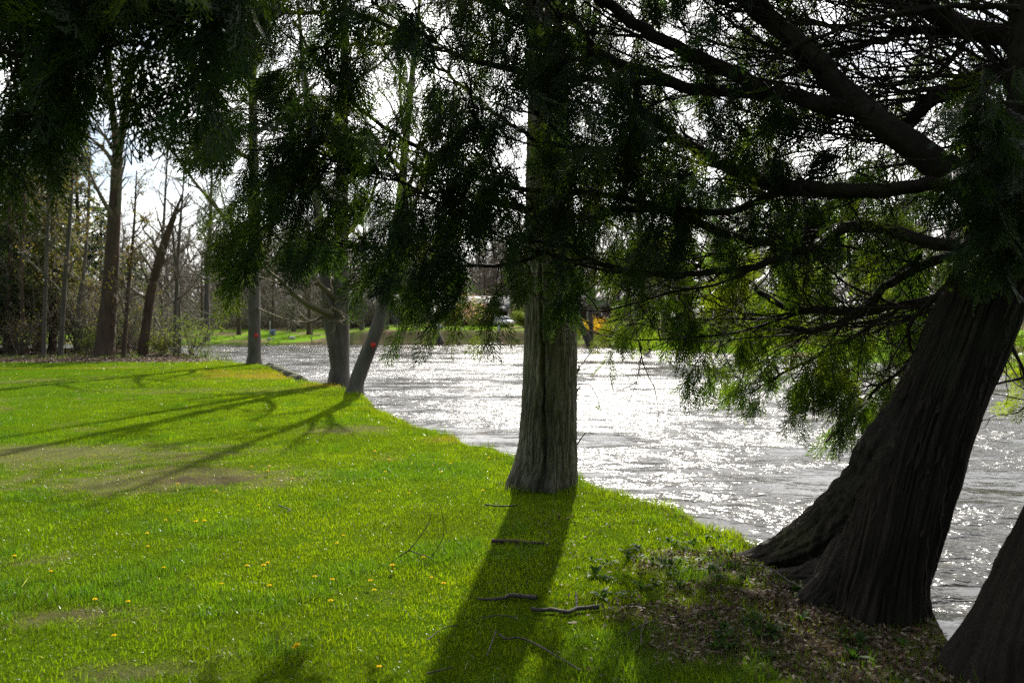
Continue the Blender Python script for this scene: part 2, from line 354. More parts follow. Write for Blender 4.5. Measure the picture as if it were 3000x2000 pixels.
l.new(t1.outputs['Fac'], bp.inputs['Height']); l.new(bp.outputs[0], b.inputs['Normal'])
mb = MB(); mb.add(np.stack([XX, YY, ZZ], -1), quad=gq, col=gc.reshape(-1, 3))
tag(mb.build('ground', m, smooth=True), kind='structure')

# river
wx = lattice([(-210, 8), (-60, 1.2), (-16, 0.35), (-4, 0.12), (6, 0.3), (14, 0.9), (40, 1)])
wy = lattice([(-42, 2), (2, 0.10), (18, 0.2), (40, 0.5), (112, 1)])
wX, wY = np.meshgrid(wx, wy)
wZ = WATER_Z + 0.035 * (fbm(wX * 0.9, wY * 1.6, 91, 3) - 0.5) + 0.03 * (fbm(wX * 2.2 + 3, wY * 4.0, 93, 2) - 0.5) + 0.012 * np.sin(wY * 3.1 + 2.5 * fbm(wX * .6, wY * .6, 97, 2) * 3)
ny, nx = wX.shape; ii = np.arange(ny * nx).reshape(ny, nx)
wq = np.stack([ii[:-1, :-1], ii[:-1, 1:], ii[1:, 1:], ii[1:, :-1]], -1).reshape(-1, 4)
m, n, l, b, _ = new_mat('river_water')
b.inputs['Base Color'].default_value = (0.022, 0.020, 0.015, 1); b.inputs['Roughness'].default_value = 0.17; b.inputs['IOR'].default_value = 1.333
g = n.new('ShaderNodeNewGeometry')
ta = noise_node(n, l, 1.0, 3, 0.55, g.outputs['Position'], (1.35, 1.9, 1)); tb = noise_node(n, l, 1.0, 3, 0.55, g.outputs['Position'], (4.6, 7.0, 1))
tc = noise_node(n, l, 1.0, 3, 0.5, g.outputs['Position'], (0.16, 0.36, 1)); te = noise_node(n, l, 1.0, 2, 0.5, g.outputs['Position'], (0.7, 1.7, 1))      # calm slicks and gusty patches
td = noise_node(n, l, 1.0, 2, 0.5, g.outputs['Position'], (11, 20, 1))
def mth(op, x, y):
    k = n.new('ShaderNodeMath'); k.operation = op
    for i, q in enumerate((x, y)):
        if hasattr(q, 'is_output'): l.new(q, k.inputs[i])
        else: k.inputs[i].default_value = q
    return k.outputs[0]
rp = n.new('ShaderNodeMapRange'); rp.inputs['From Min'].default_value = 0.445; rp.inputs['From Max'].default_value = 0.55
rp.inputs['To Min'].default_value = 0.10; rp.inputs['To Max'].default_value = 1.0; l.new(mth('ADD', mth('MULTIPLY', tc.outputs['Fac'], 0.6), mth('MULTIPLY', te.outputs['Fac'], 0.4)), rp.inputs['Value'])
rr = n.new('ShaderNodeMapRange'); rr.inputs['From Min'].default_value = 0.10; rr.inputs['From Max'].default_value = 1.0
rr.inputs['To Min'].default_value = 0.11; rr.inputs['To Max'].default_value = 0.27; l.new(rp.outputs[0], rr.inputs['Value']); l.new(rr.outputs[0], b.inputs['Roughness'])
cen = lambda t, k: mth('MULTIPLY', mth('SUBTRACT', t.outputs['Fac'], 0.5), k)
hgt = mth('MULTIPLY', mth('ADD', cen(ta, 0.66), mth('ADD', cen(tb, 0.22), cen(td, 0.045))), rp.outputs[0])
bp = n.new('ShaderNodeBump'); bp.inputs['Strength'].default_value = 1.0; bp.inputs['Distance'].default_value = 0.48
l.new(hgt, bp.inputs['Height']); l.new(bp.outputs[0], b.inputs['Normal'])
mb = MB(); mb.add(np.stack([wX, wY, wZ], -1), quad=wq)
tag(mb.build('river', m, smooth=True), kind='structure')

# ------------------------------------------------------------------ bark-covered trunks with real relief
def trunk_mesh(mb, spine, radii, nth, nz, relief, flare=None, col=None):
    """spine: points base to top; radii: at the same points; relief(theta, s_metres) -> outward offset as a share of the radius"""
    sp = np.column_stack([np.asarray(spine, float), np.asarray(radii, float)])
    q = smooth_path(sp, nz); c, r = q[:, :3], q[:, 3]
    tan = unit(np.gradient(c, axis=0))
    e1 = unit(np.cross(np.array([0, 1.0, 0]), tan)); e2 = np.cross(tan, e1)
    th = np.linspace(0, 2 * math.pi, nth, endpoint=False)
    s = np.concatenate([[0], np.cumsum(np.linalg.norm(np.diff(c, axis=0), axis=1))])
    TH, SS = np.meshgrid(th, s)
    dr, cc = relief(TH, SS)
    R = r[:, None] * (1 + dr)
    if flare is not None: R = R + flare(TH, SS)
    v = c[:, None, :] + R[..., None] * (e1[:, None, :] * np.cos(TH)[..., None] + e2[:, None, :] * np.sin(TH)[..., None])
    idx = np.arange(nz * nth).reshape(nz, nth)
    f = np.stack([idx[:-1], np.roll(idx, -1, 1)[:-1], np.roll(idx, -1, 1)[1:], idx[1:]], -1).reshape(-1, 4)
    colr = np.clip(cc, 0.15, 1.4).reshape(-1)[:, None] * np.ones(3) * (1 if col is None else np.asarray(col))
    mb.add(v.reshape(-1, 3), quad=f, col=colr)
    return c, r
def ash_relief(TH, SS, seed=1, amp=0.075, n=60):
    u = TH / (2 * math.pi) * n
    w = u + 0.45 * (vnoise(u * 0.5, SS * 3.5, seed, max(1, n // 2)) - 0.5) * 2 + 0.5 * (vnoise(u, SS * 8, seed + 2, n) - 0.5)
    a = np.abs(vnoise(w, SS * 3.4, seed + 3, n) - 0.5) * 2
    bb = np.abs(vnoise(w * 2, SS * 9, seed + 4, n * 2) - 0.5) * 2
    f = vnoise(u * 6, SS * 30, seed + 5, n * 6) - 0.5
    ridge = np.clip(a * 1.5, 0, 1) ** 0.6 * 0.65 + np.clip(bb * 1.4, 0, 1) ** 0.7 * 0.35
    return amp * (ridge - 0.62) + amp * 0.22 * f, 0.08 + 1.25 * ridge ** 1.5 + 0.25 * f
def cedar_relief(TH, SS, seed=1, amp=0.05, n=64):
    t = TH / (2 * math.pi)
    sway = 0.5 * (vnoise(t * 5, SS * 1.3, seed + 9, 5) - 0.5)                       # strips run a little crooked and twist round the stem
    tw = (t + 0.05 * SS + 0.13 * sway) % 1.0
    a = vnoise(tw * n, SS * 2.0, seed, n); b2 = vnoise(tw * n * 2, SS * 4.2, seed + 1, 2 * n); f = vnoise(tw * n * 4, SS * 11, seed + 2, 4 * n)
    k = 0.5 * a + 0.32 * b2 + 0.18 * f
    crack = np.clip(1 - np.abs(vnoise(tw * n * .5, SS * .8, seed + 3, n // 2) - .5) * 9, 0, 1)
    peel = sstep(.62, .70, vnoise(tw * n * .7, SS * 1.4, seed + 4, int(n * .7)))
    lob = 0.16 * (np.sin(3 * TH + 0.8 * SS + seed) * 0.5 + 0.4 * np.sin(5 * TH - 0.5 * SS + 2 * seed))
    lump = fbm(np.cos(TH) * 1.4 + SS * 1.8 + seed, np.sin(TH) * 1.4 + SS * 1.1, seed + 6, 4) - .5
    return amp * (2.2 * (k - 0.5) - 1.1 * crack + .9 * peel) + lob * 0.5 + .16 * lump, 0.10 + 1.5 * k ** 1.4 * (1 - .75 * crack) + .45 * peel * f
def smooth_relief(TH, SS, seed=1, amp=0.05):
    k = vnoise(TH / (2 * math.pi) * 14, SS * 1.5, seed, 14) * .6 + vnoise(TH / (2 * math.pi) * 28, SS * 4, seed + 1, 28) * .4
    return amp * 2 * (k - 0.5), 0.55 + 0.9 * k

def loose_strips(mb, rng, c, r, n, smax):
    tan = unit(np.gradient(c, axis=0)); e1 = unit(np.cross(np.array([0, 1.0, 0]), tan)); e2 = np.cross(tan, e1)
    s = np.concatenate([[0], np.cumsum(np.linalg.norm(np.diff(c, axis=0), axis=1))]); jm = int(np.searchsorted(s, smax))
    for _ in range(n):
        j = int(rng.uniform(.08, 1) * jm); th = rng.uniform(0, 2 * math.pi); L = rng.uniform(.05, .24); w = rng.uniform(.004, .010); V = []
        bow = rng.uniform(.004, .03)
        for k, u in enumerate(np.linspace(0, 1, 5)):
            q = min(int(np.searchsorted(s, s[j] + L * u)), len(c) - 1); a = th + .12 * (u - .5) * rng.uniform(-1, 1)
            o = e1[q] * math.cos(a) + e2[q] * math.sin(a); t_ = -e1[q] * math.sin(a) + e2[q] * math.cos(a)
            b = c[q] + tan[q] * 0 + o * (r[q] * rng.uniform(1.0, 1.01) + r[q] * .05 + bow * (2 * u - 1) ** 4); ww = w * (1 - .8 * abs(2 * u - 1) ** 2); V += [b - t_ * ww, b + t_ * ww]
        mb.add(np.array(V), quad=[[2 * k, 2 * k + 1, 2 * k + 3, 2 * k + 2] for k in range(4)], col=np.full(3, rng.uniform(.6, 1.5)))
# ------------------------------------------------------------------ bare trees
def grow(rng, p, d, L, n, wander, up):
    pts = [np.asarray(p, float)]; d = unit(d)
    for i in range(n - 1):
        d = unit(d + rng.normal(0, wander, 3) + np.array([0, 0, up])); pts.append(pts[-1] + d * (L / (n - 1)))
    return np.array(pts)
def along(pts, t):
    x = t * (len(pts) - 1); i = min(int(x), len(pts) - 2); return lerp(pts[i], pts[i + 1], x - i), unit(pts[i + 1] - pts[i])
def side_dir(rng, d, ang, flat=0.0):
    a = rng.normal(0, 1, 3); a = unit(np.cross(d, a)); return unit(d * math.cos(ang) + a * math.sin(ang) + np.array([0, 0, flat]))
def branching(rng, limbs, nsub, ntwig, sub_len=0.42, twig_len=0.35, droop=0.02, rmin=0.006):
    """limbs: (points, r0, r1); gives three lists of tubes"""
    A, B, C = [], [], []
    for pts, r0, r1 in limbs:
        L = np.linalg.norm(np.diff(pts, axis=0), axis=1).sum(); A.append((pts, np.linspace(r0, r1, len(pts))))
        for k in range(nsub):
            t = rng.uniform(0.22, 0.98); p, d = along(pts, t); rr = lerp(r0, r1, t) * 0.55
            l2 = L * sub_len * (1.05 - 0.6 * t) * rng.uniform(0.6, 1.25)
            q = grow(rng, p, side_dir(rng, d, rng.uniform(0.5, 1.05), 0.12), l2, 6, 0.17, droop); B.append((q, np.linspace(max(rr, rmin * 1.4), rmin, 6)))
            for j in range(ntwig):
                t2 = rng.uniform(0.2, 1.0); p2, d2 = along(q, t2)
                w = grow(rng, p2, side_dir(rng, d2, rng.uniform(0.4, 1.0), 0.05), l2 * twig_len * rng.uniform(0.5, 1.4), 4, 0.18, droop); C.append((w, np.linspace(rmin, rmin * 0.5, 4)))
    return A, B, C
def leaves_at(mb, rng, tubes, per, size, cols, spread=0.06):
    ends = np.array([lerp(p[-1], p[-2], rng.uniform(0, 1)) for p, _ in tubes for _ in range(per)])
    if not len(ends): return
    c = ends + rng.normal(0, spread, ends.shape); N = len(c)
    a = unit(rng.normal(0, 1, (N, 3))) * size * rng.uniform(0.6, 1.3, (N, 1)); b2 = unit(np.cross(a, rng.normal(0, 1, (N, 3)))) * size * 0.33 * rng.uniform(.7, 1.3, (N, 1))
    v = np.stack([c, c + a * 0.5 + b2, c + a, c + a * 0.5 - b2], 1).reshape(-1, 3)
    co = np.repeat(np.array(cols)[rng.integers(0, len(cols), N)] * rng.uniform(0.7, 1.3, (N, 1)), 4, 0)
    mb.add(v, quad=np.arange(N * 4).reshape(-1, 4), col=co)
def bare_tree(name, base, label, cat='tree', group=None, h=16, r=0.25, seed=0, lean=(0, 0), nlimb=14, nsub=7, ntwig=5, first=0.3, spread=0.42, limb_ang=0.9,
              mat_t=None, mat_c=None, spine=None, extra=None, leaf=None, rmin=0.008, k=8, sub_len=0.42, up=0.06, limb_up=0.05):
    rng = np.random.default_rng(seed)
    base = np.asarray(base, float)
    root = thing(name, base, label, cat, group)
    if spine is None:
        n = 9; t = np.linspace(0, 1, n)
        spine = base + np.stack([lean[0] * t * h + np.cumsum(rng.normal(0, 0.012 * h, n)) * t, lean[1] * t * h + np.cumsum(rng.normal(0, 0.012 * h, n)) * t, t * h - 0.15 * (t == 0)], -1)
        rad = r * (1 - 0.93 * t) * (1 + 0.35 * np.exp(-t * h / 0.5))
    else:
        sp = np.asarray(spine, float); spine, rad = sp[:, :3], sp[:, 3]
    tm = MB()
    trunk_mesh(tm, spine, rad, max(10, k * 2), max(30, int(h * 5)), lambda a, s: smooth_relief(a, s, seed + 1, 0.06))
    tm.build('trunk', mat_t or M_GREY, root, True)
    pts = smooth_path(np.column_stack([spine, rad]), 40)
    limbs = []
    H = pts[-1, 2] - pts[0, 2]
    for i in range(nlimb):
        t = first + (0.97 - first) * ((i + rng.uniform(0, 1)) / nlimb); j = min(int(t * 39), 38)
        d = unit(pts[j + 1, :3] - pts[j, :3]); az = rng.uniform(0, 2 * math.pi)
        o = np.array([math.cos(az), math.sin(az), 0]); ang = limb_ang * rng.uniform(0.7, 1.25)
        L = spread * H * (1.15 - 0.75 * t) * rng.uniform(0.6, 1.2)
        limbs.append((grow(rng, pts[j, :3], d * math.cos(ang) + o * math.sin(ang), L, 9, 0.12, limb_up), pts[j, 3] * rng.uniform(0.35, 0.6) + 0.01, rmin * 1.2))
    for e in (extra or []): limbs.append((smooth_path(e[0], 12), e[1], e[2]))
    A, B, C = branching(rng, limbs, nsub, ntwig, sub_len=sub_len, rmin=rmin)
    cm = MB(); cm.tubes(A, 6); cm.tubes(B, 4); cm.tubes(C, 3)
    cr = cm.build('crown', mat_c or M_TWIG, root, True)
    if leaf:
        lm = MB(); leaves_at(lm, rng, C, leaf[0], leaf[1], leaf[2], leaf[3] if len(leaf) > 3 else 0.06); lm.build('leaves', M_LEAF, cr, origin=base)
    return root

# ------------------------------------------------------------------ the furrowed tree in the middle
Y0 = 8.3; kx = Y0 / F
def ax(px): return (px - 1500) * kx
ash = thing('ash_tree', (ax(1592), Y0, gz(ax(1592), Y0)), 'thick grey tree with furrowed, cracked bark on the bank edge in the middle', 'tree')
zz = lambda py: CAM_H - (py - HORIZON) * kx
sp_pts = [(ax(1590), Y0, -0.25), (ax(1592), Y0, zz(1425)), (ax(1602), Y0, zz(1340)), (ax(1608), Y0, zz(1200)), (ax(1613), Y0, zz(1000)), (ax(1613), Y0, zz(800)), (ax(1608), Y0, zz(500)), (ax(1602), Y0, zz(150)), (ax(1598), Y0 + 0.1, 6.6), (ax(1570), Y0 + 0.3, 9.5), (ax(1600), Y0 + 0.3, 13)]
sp_rad = [0.36, 0.325, 0.305, 0.285, 0.272, 0.262, 0.235, 0.185, 0.15, 0.10, 0.02]
def ash_rel(TH, SS):
    d, c = ash_relief(TH, SS, 5)
    t0 = -math.pi / 2 - 0.26 + 0.16 * np.sin(SS * 1.7 + .6) + 0.30 * (fbm(SS * 3.2, SS * 0 + 4.5, 61, 4) - .5)
    da = np.angle(np.exp(1j * (TH - t0)))
    wd = 0.03 + 0.07 * vnoise(SS * 5, SS * 0 + 1.5, 62) + 0.11 * np.exp(-((SS - 0.22) / 0.28) ** 2) + 0.02 * np.sin(SS * 9)
    k = np.exp(-(da / wd) ** 2) * (1 - sstep(2.2, 3.0, SS))
    d = d - 0.20 * k; c = c * (1 - 0.75 * k)
    lip = np.exp(-((np.abs(da) - wd * 1.8) / (wd * 0.9)) ** 2) * (1 - sstep(2.2, 3.0, SS)); d = d + 0.035 * lip
    return d, c
def ash_flare(TH, SS):
    left = np.exp(-(np.angle(np.exp(1j * (TH - math.pi - 0.25))) / 0.75) ** 2); right = np.exp(-(np.angle(np.exp(1j * (TH + 0.1))) / 0.5) ** 2)
    lo = np.exp(-(SS / 0.40) ** 1.5); lobes = (0.035 * np.cos(5 * TH + 1) + 0.03 * np.cos(8 * TH + 2.5) * np.exp(-SS / .15)) * np.exp(-np.maximum(SS - .2, 0) / 0.2)
    return 0.11 * left * lo + 0.07 * right * np.exp(-(SS / 0.32) ** 2) + lobes
mb = MB(); c_ash, r_ash = trunk_mesh(mb, sp_pts, sp_rad, 600, 1500, ash_rel, ash_flare)
mb.build('trunk', M_ASH, ash, True)
rng = np.random.default_rng(77)
limbs = []
for i in range(13):
    z = 6.2 + i * 0.5; j = int(np.argmin(np.abs(c_ash[:, 2] - z))); az = rng.uniform(0, 6.28)
    limbs.append((grow(rng, c_ash[j], (math.cos(az), math.sin(az), 0.7), rng.uniform(2.5, 4.5), 9, 0.12, 0.06), r_ash[j] * 0.5, 0.012))
A, B, C = branching(rng, limbs, 7, 5, rmin=0.006)
mb = MB(); mb.tubes(A, 6); mb.tubes(B, 4); mb.tubes(C, 3); mb.build('crown', M_TWIG2, ash, True)
# the thin shoots that sprout from its right side
def at_ash(L): return [P(x, y, Y0 + dy) for x, y, dy in L]
for L, r0 in (([(1690, 1086, 0), (1725, 1040, .02), (1780, 960, .05), (1830, 880, .05)], .006), ([(1690, 1086, 0), (1745, 1075, -.02), (1805, 1085, -.05), (1865, 1118, -.1)], .004),
              ([(1690, 1125, 0), (1725, 1125, 0), (1748, 1160, 0), (1758, 1200, 0)], .005), ([(1688, 1305, 0), (1702, 1285, 0), (1716, 1265, -.02)], .010), ([(1690, 1090, 0), (1697, 1080, 0), (1694, 1070, 0)], .016),
              ([(1690, 1145, 0), (1699, 1133, 0), (1697, 1128, 0)], .012), ([(1780, 960, .05), (1800, 950, .1), (1815, 925, .1)], .003)):
    q = smooth_path(at_ash(L), 10); mb = MB(); mb.tubes([(q, np.linspace(r0, r0 * 0.35, 10))], 5); sh = mb.build('shoot', M_TWIG2, ash, True)
mb = MB(); leaves_at(mb, rng, [(smooth_path(at_ash([(1740, 1150, 0), (1757, 1200, 0)]), 4), 0)] * 3, 4, 0.03, [(0.10, 0.17, 0.02)], 0.015); mb.build('leaves', M_LEAF, sh, origin=np.array(ash.location))

# ------------------------------------------------------------------ cedars
rng = np.random.default_rng(2024)
def spray_template(rng, nsec=8):
    """one flat arborvitae spray, 1 unit long along +x, built of blunt little quads"""
    T = []
    def sliver(p, d, L, w):
        p = np.array(p); d = np.array(d); nrm = np.array([-d[1], d[0], 0])
        T.append(np.stack([p - nrm * w * .38, p + nrm * w * .38, p + d * L + nrm * w * .30, p + d * L - nrm * w * .30]))
    bend = rng.uniform(-0.25, 0.25)
    def axis(t): return np.array([t, bend * t * t, 0.0])
    for i in range(4):
        a, b2 = axis(i / 4), axis((i + 1.1) / 4); d = b2 - a; sliver(a, d / np.linalg.norm(d), np.linalg.norm(d), 0.022)
    for i in range(nsec * 2):
        t = 0.05 + 0.90 * (i + rng.uniform(-.3, .3)) / (nsec * 2); sd = 1 if i % 2 else -1
        L = (0.46 * (1 - t) ** 0.7 + 0.10) * rng.uniform(0.7, 1.25) * min(1, 0.5 + t * 2.0)
        an = math.atan2(2 * bend * t, 1) + sd * rng.uniform(0.48, 0.72)
        d = np.array([math.cos(an), math.sin(an), 0]); p = axis(t); sliver(p, d, L, 0.024)
        m = max(1, int(L / 0.085))
        for j in range(1, m):
            u = (j + rng.uniform(-.2, .2)) / m; sj = 1 if j % 2 else -1; aj = an + sj * rng.uniform(0.38, 0.6)
            sliver(p + d * L * u, [math.cos(aj), math.sin(aj), 0], (0.15 * (1 - u) + 0.065) * rng.uniform(.8, 1.2), 0.027)
    v = np.array(T).reshape(-1, 3)
    v[:, 2] = -0.18 * v[:, 0] ** 2 - 0.35 * np.abs(v[:, 1]) ** 1.3 + rng.normal(0, 0.004, len(v))
    return v
TEMPL = [spray_template(rng) for _ in range(7)]
def place_sprays(mb, rng, pos, dirs, size, base_cols):
    N = len(pos); ti = rng.integers(0, len(TEMPL), N)
    x = unit(dirs); rr = unit(rng.normal(0, 1, (N, 3)) * np.array([1, 1, 0.35])); z = unit(np.cross(x, rr)); y = np.cross(z, x)
    Rm = np.stack([x, y, z], -1)
    for t in range(len(TEMPL)):
        k = np.where(ti == t)[0]
        if not len(k): continue
        v = np.einsum('nij,mj->nmi', Rm[k] * size[k][:, None, None], TEMPL[t]) + pos[k][:, None, :]
        m = TEMPL[t].shape[0]
        c = np.repeat(base_cols[k], m, 0) * np.tile(np.repeat(rng.uniform(0.75, 1.25, m // 4), 4), len(k))[:, None]
        mb.add(v.reshape(-1, 3), quad=np.arange(len(k) * m).reshape(-1, 4), col=c)

cedar = thing('cedar_tree', (*G(2560, 1840)[:2], gz(*G(2560, 1840)[:2])), 'big leaning cedar with flared roots and dark limbs sweeping across the top', 'tree')
cb = np.array(cedar.location)
# trunk: flared base on the bank, leaning right and away
csp = [P(2555, 1990, 4.45), P(2558, 1850, 4.45), P(2582, 1700, 4.45), P(2618, 1560, 4.45), P(2672, 1377, 4.48), P(2718, 1240, 4.5), P(2825, 1000, 4.55), P(2925, 760, 4.6), P(2990, 600, 4.62), P(3040, 440, 4.6), P(3100, 230, 4.6), P(3160, -40, 4.6), P(3220, -500, 4.6), P(3250, -1000, 4.6), P(3250, -1700, 4.6)]
crd = [0.265, 0.245, 0.232, 0.23, 0.228, 0.222, 0.205, 0.195, 0.18, 0.165, 0.15, 0.135, 0.11, 0.07, 0.02]
def cedar_flare(TH, SS):
    g = lambda a, w: np.exp(-(np.angle(np.exp(1j * (TH - a))) / w) ** 2)
    s = np.maximum(SS - 0.27, 0)
    return 0.06 * g(-0.25, 0.4) * np.exp(-s / 0.08) + 0.10 * g(1.0, 0.5) * np.exp(-s / 0.2) + 0.05 * g(-1.35, .35) * np.exp(-s / .2) + 0.06 * g(-2.4, .4) * np.exp(-s / .3)
mb = MB(); cc_, cr_ = trunk_mesh(mb, csp, crd, 520, 800, lambda a, s: cedar_relief(a, s, 3, 0.06), cedar_flare); loose_strips(mb, np.random.default_rng(3), cc_, cr_, 420, 2.9)
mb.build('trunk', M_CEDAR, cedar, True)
def root_ridge(pts, rads, seed):
    mb = MB(); trunk_mesh(mb, pts, rads, 160, 260, lambda a, s: (lambda d, c: (d + .26 * (fbm(np.cos(a) * 1.6 + s * 5 + seed, np.sin(a) * 1.6 + s * 3, seed, 4) - .5) * 1.6 + 1.1 * ash_relief(a, s, seed, .11, 13)[0], .35 * c + .75 * ash_relief(a, s, seed, .1, 13)[1]))(*cedar_relief(a, s, seed, 0.04, 34)))
    return mb
def Gd(px, py, dz): return G(px, py) + np.array([0, 0, dz])
root_ridge([P(2690, 1180, 4.5), P(2640, 1300, 4.52), P(2570, 1420, 4.6), P(2490, 1510, 4.75), P(2400, 1570, 4.98), P(2310, 1610, 5.25), P(2220, 1632, 5.55), P(2120, 1640, 5.8)], [0.12, 0.185, 0.195, 0.18, 0.155, 0.115, 0.07, 0.02], 4).build('root', M_ROOT, cedar, True)
root_ridge([P(2610, 1400, 4.58), P(2545, 1550, 4.57), P(2475, 1655, 4.55), P(2400, 1745, 4.55), P(2300, 1795, 4.58), P(2180, 1805, 4.65)], [0.08, 0.115, 0.12, 0.09, 0.05, 0.02], 5).build('root', M_ROOT, cedar, True)
root_ridge([P(2600, 1560, 4.6), P(2520, 1640, 4.66), P(2430, 1690, 4.8), P(2320, 1705, 5.0), P(2200, 1690, 5.25)], [0.10, 0.15, 0.13, 0.085, 0.03], 7).build('root', M_ROOT, cedar, True)
root_ridge([P(2640, 1720, 4.42), P(2700, 1850, 4.38), P(2760, 1930, 4.3), P(2840, 2010, 4.2)], [0.12, 0.10, 0.07, 0.03], 6).build('root', M_ROOT, cedar, True)

cedar2 = thing('cedar_tree', (*(lambda p: (p[0], p[1]))(G(3060, 2010)), gz(*G(3060, 2010)[:2])), 'bare dark cedar trunk in the bottom corner beside the big leaning cedar', 'tree')
c2 = np.array(cedar2.location)
csp2 = [c2 + (-0.05, 0, -0.3), c2 + (-0.03, 0, 0.0), c2 + (0.02, 0, 0.25), c2 + (0.17, 0.02, 0.7), c2 + (0.40, 0.05, 1.3), c2 + (0.62, 0.1, 2.1), c2 + (0.75, 0.15, 3.2), c2 + (0.8, 0.2, 4.6), c2 + (0.82, 0.2, 7)]
mb = MB(); trunk_mesh(mb, csp2, [0.37, 0.35, 0.31, 0.255, 0.225, 0.20, 0.17, 0.12, 0.02], 240, 360, lambda a, s: cedar_relief(a, s, 13, 0.045),
                      lambda TH, SS: 0.16 * np.exp(-(np.angle(np.exp(1j * (TH - 3.0))) / 0.6) ** 2) * np.exp(-np.maximum(SS - .25, 0) / 0.2))
mb.build('trunk', M_CEDAR, cedar2, True)
cedar3 = thing('cedar_tree', (-2.82, 2.55, gz(-2.82, 2.55)), 'near cedar whose blackish feathery sprays hang into the upper left corner', 'tree')
c3 = np.array(cedar3.location)
mb = MB(); trunk_mesh(mb, [c3 + (0, 0, -0.3), c3 + (0, 0, 0.3), c3 + (0.1, 0.05, 1.5), c3 + (0.15, 0.1, 3.5), c3 + (0.15, 0.1, 7)], [0.34, 0.27, 0.22, 0.16, 0.02], 160, 260, lambda a, s: cedar_relief(a, s, 23, 0.045)); mb.build('trunk', M_CEDAR, cedar3, True)

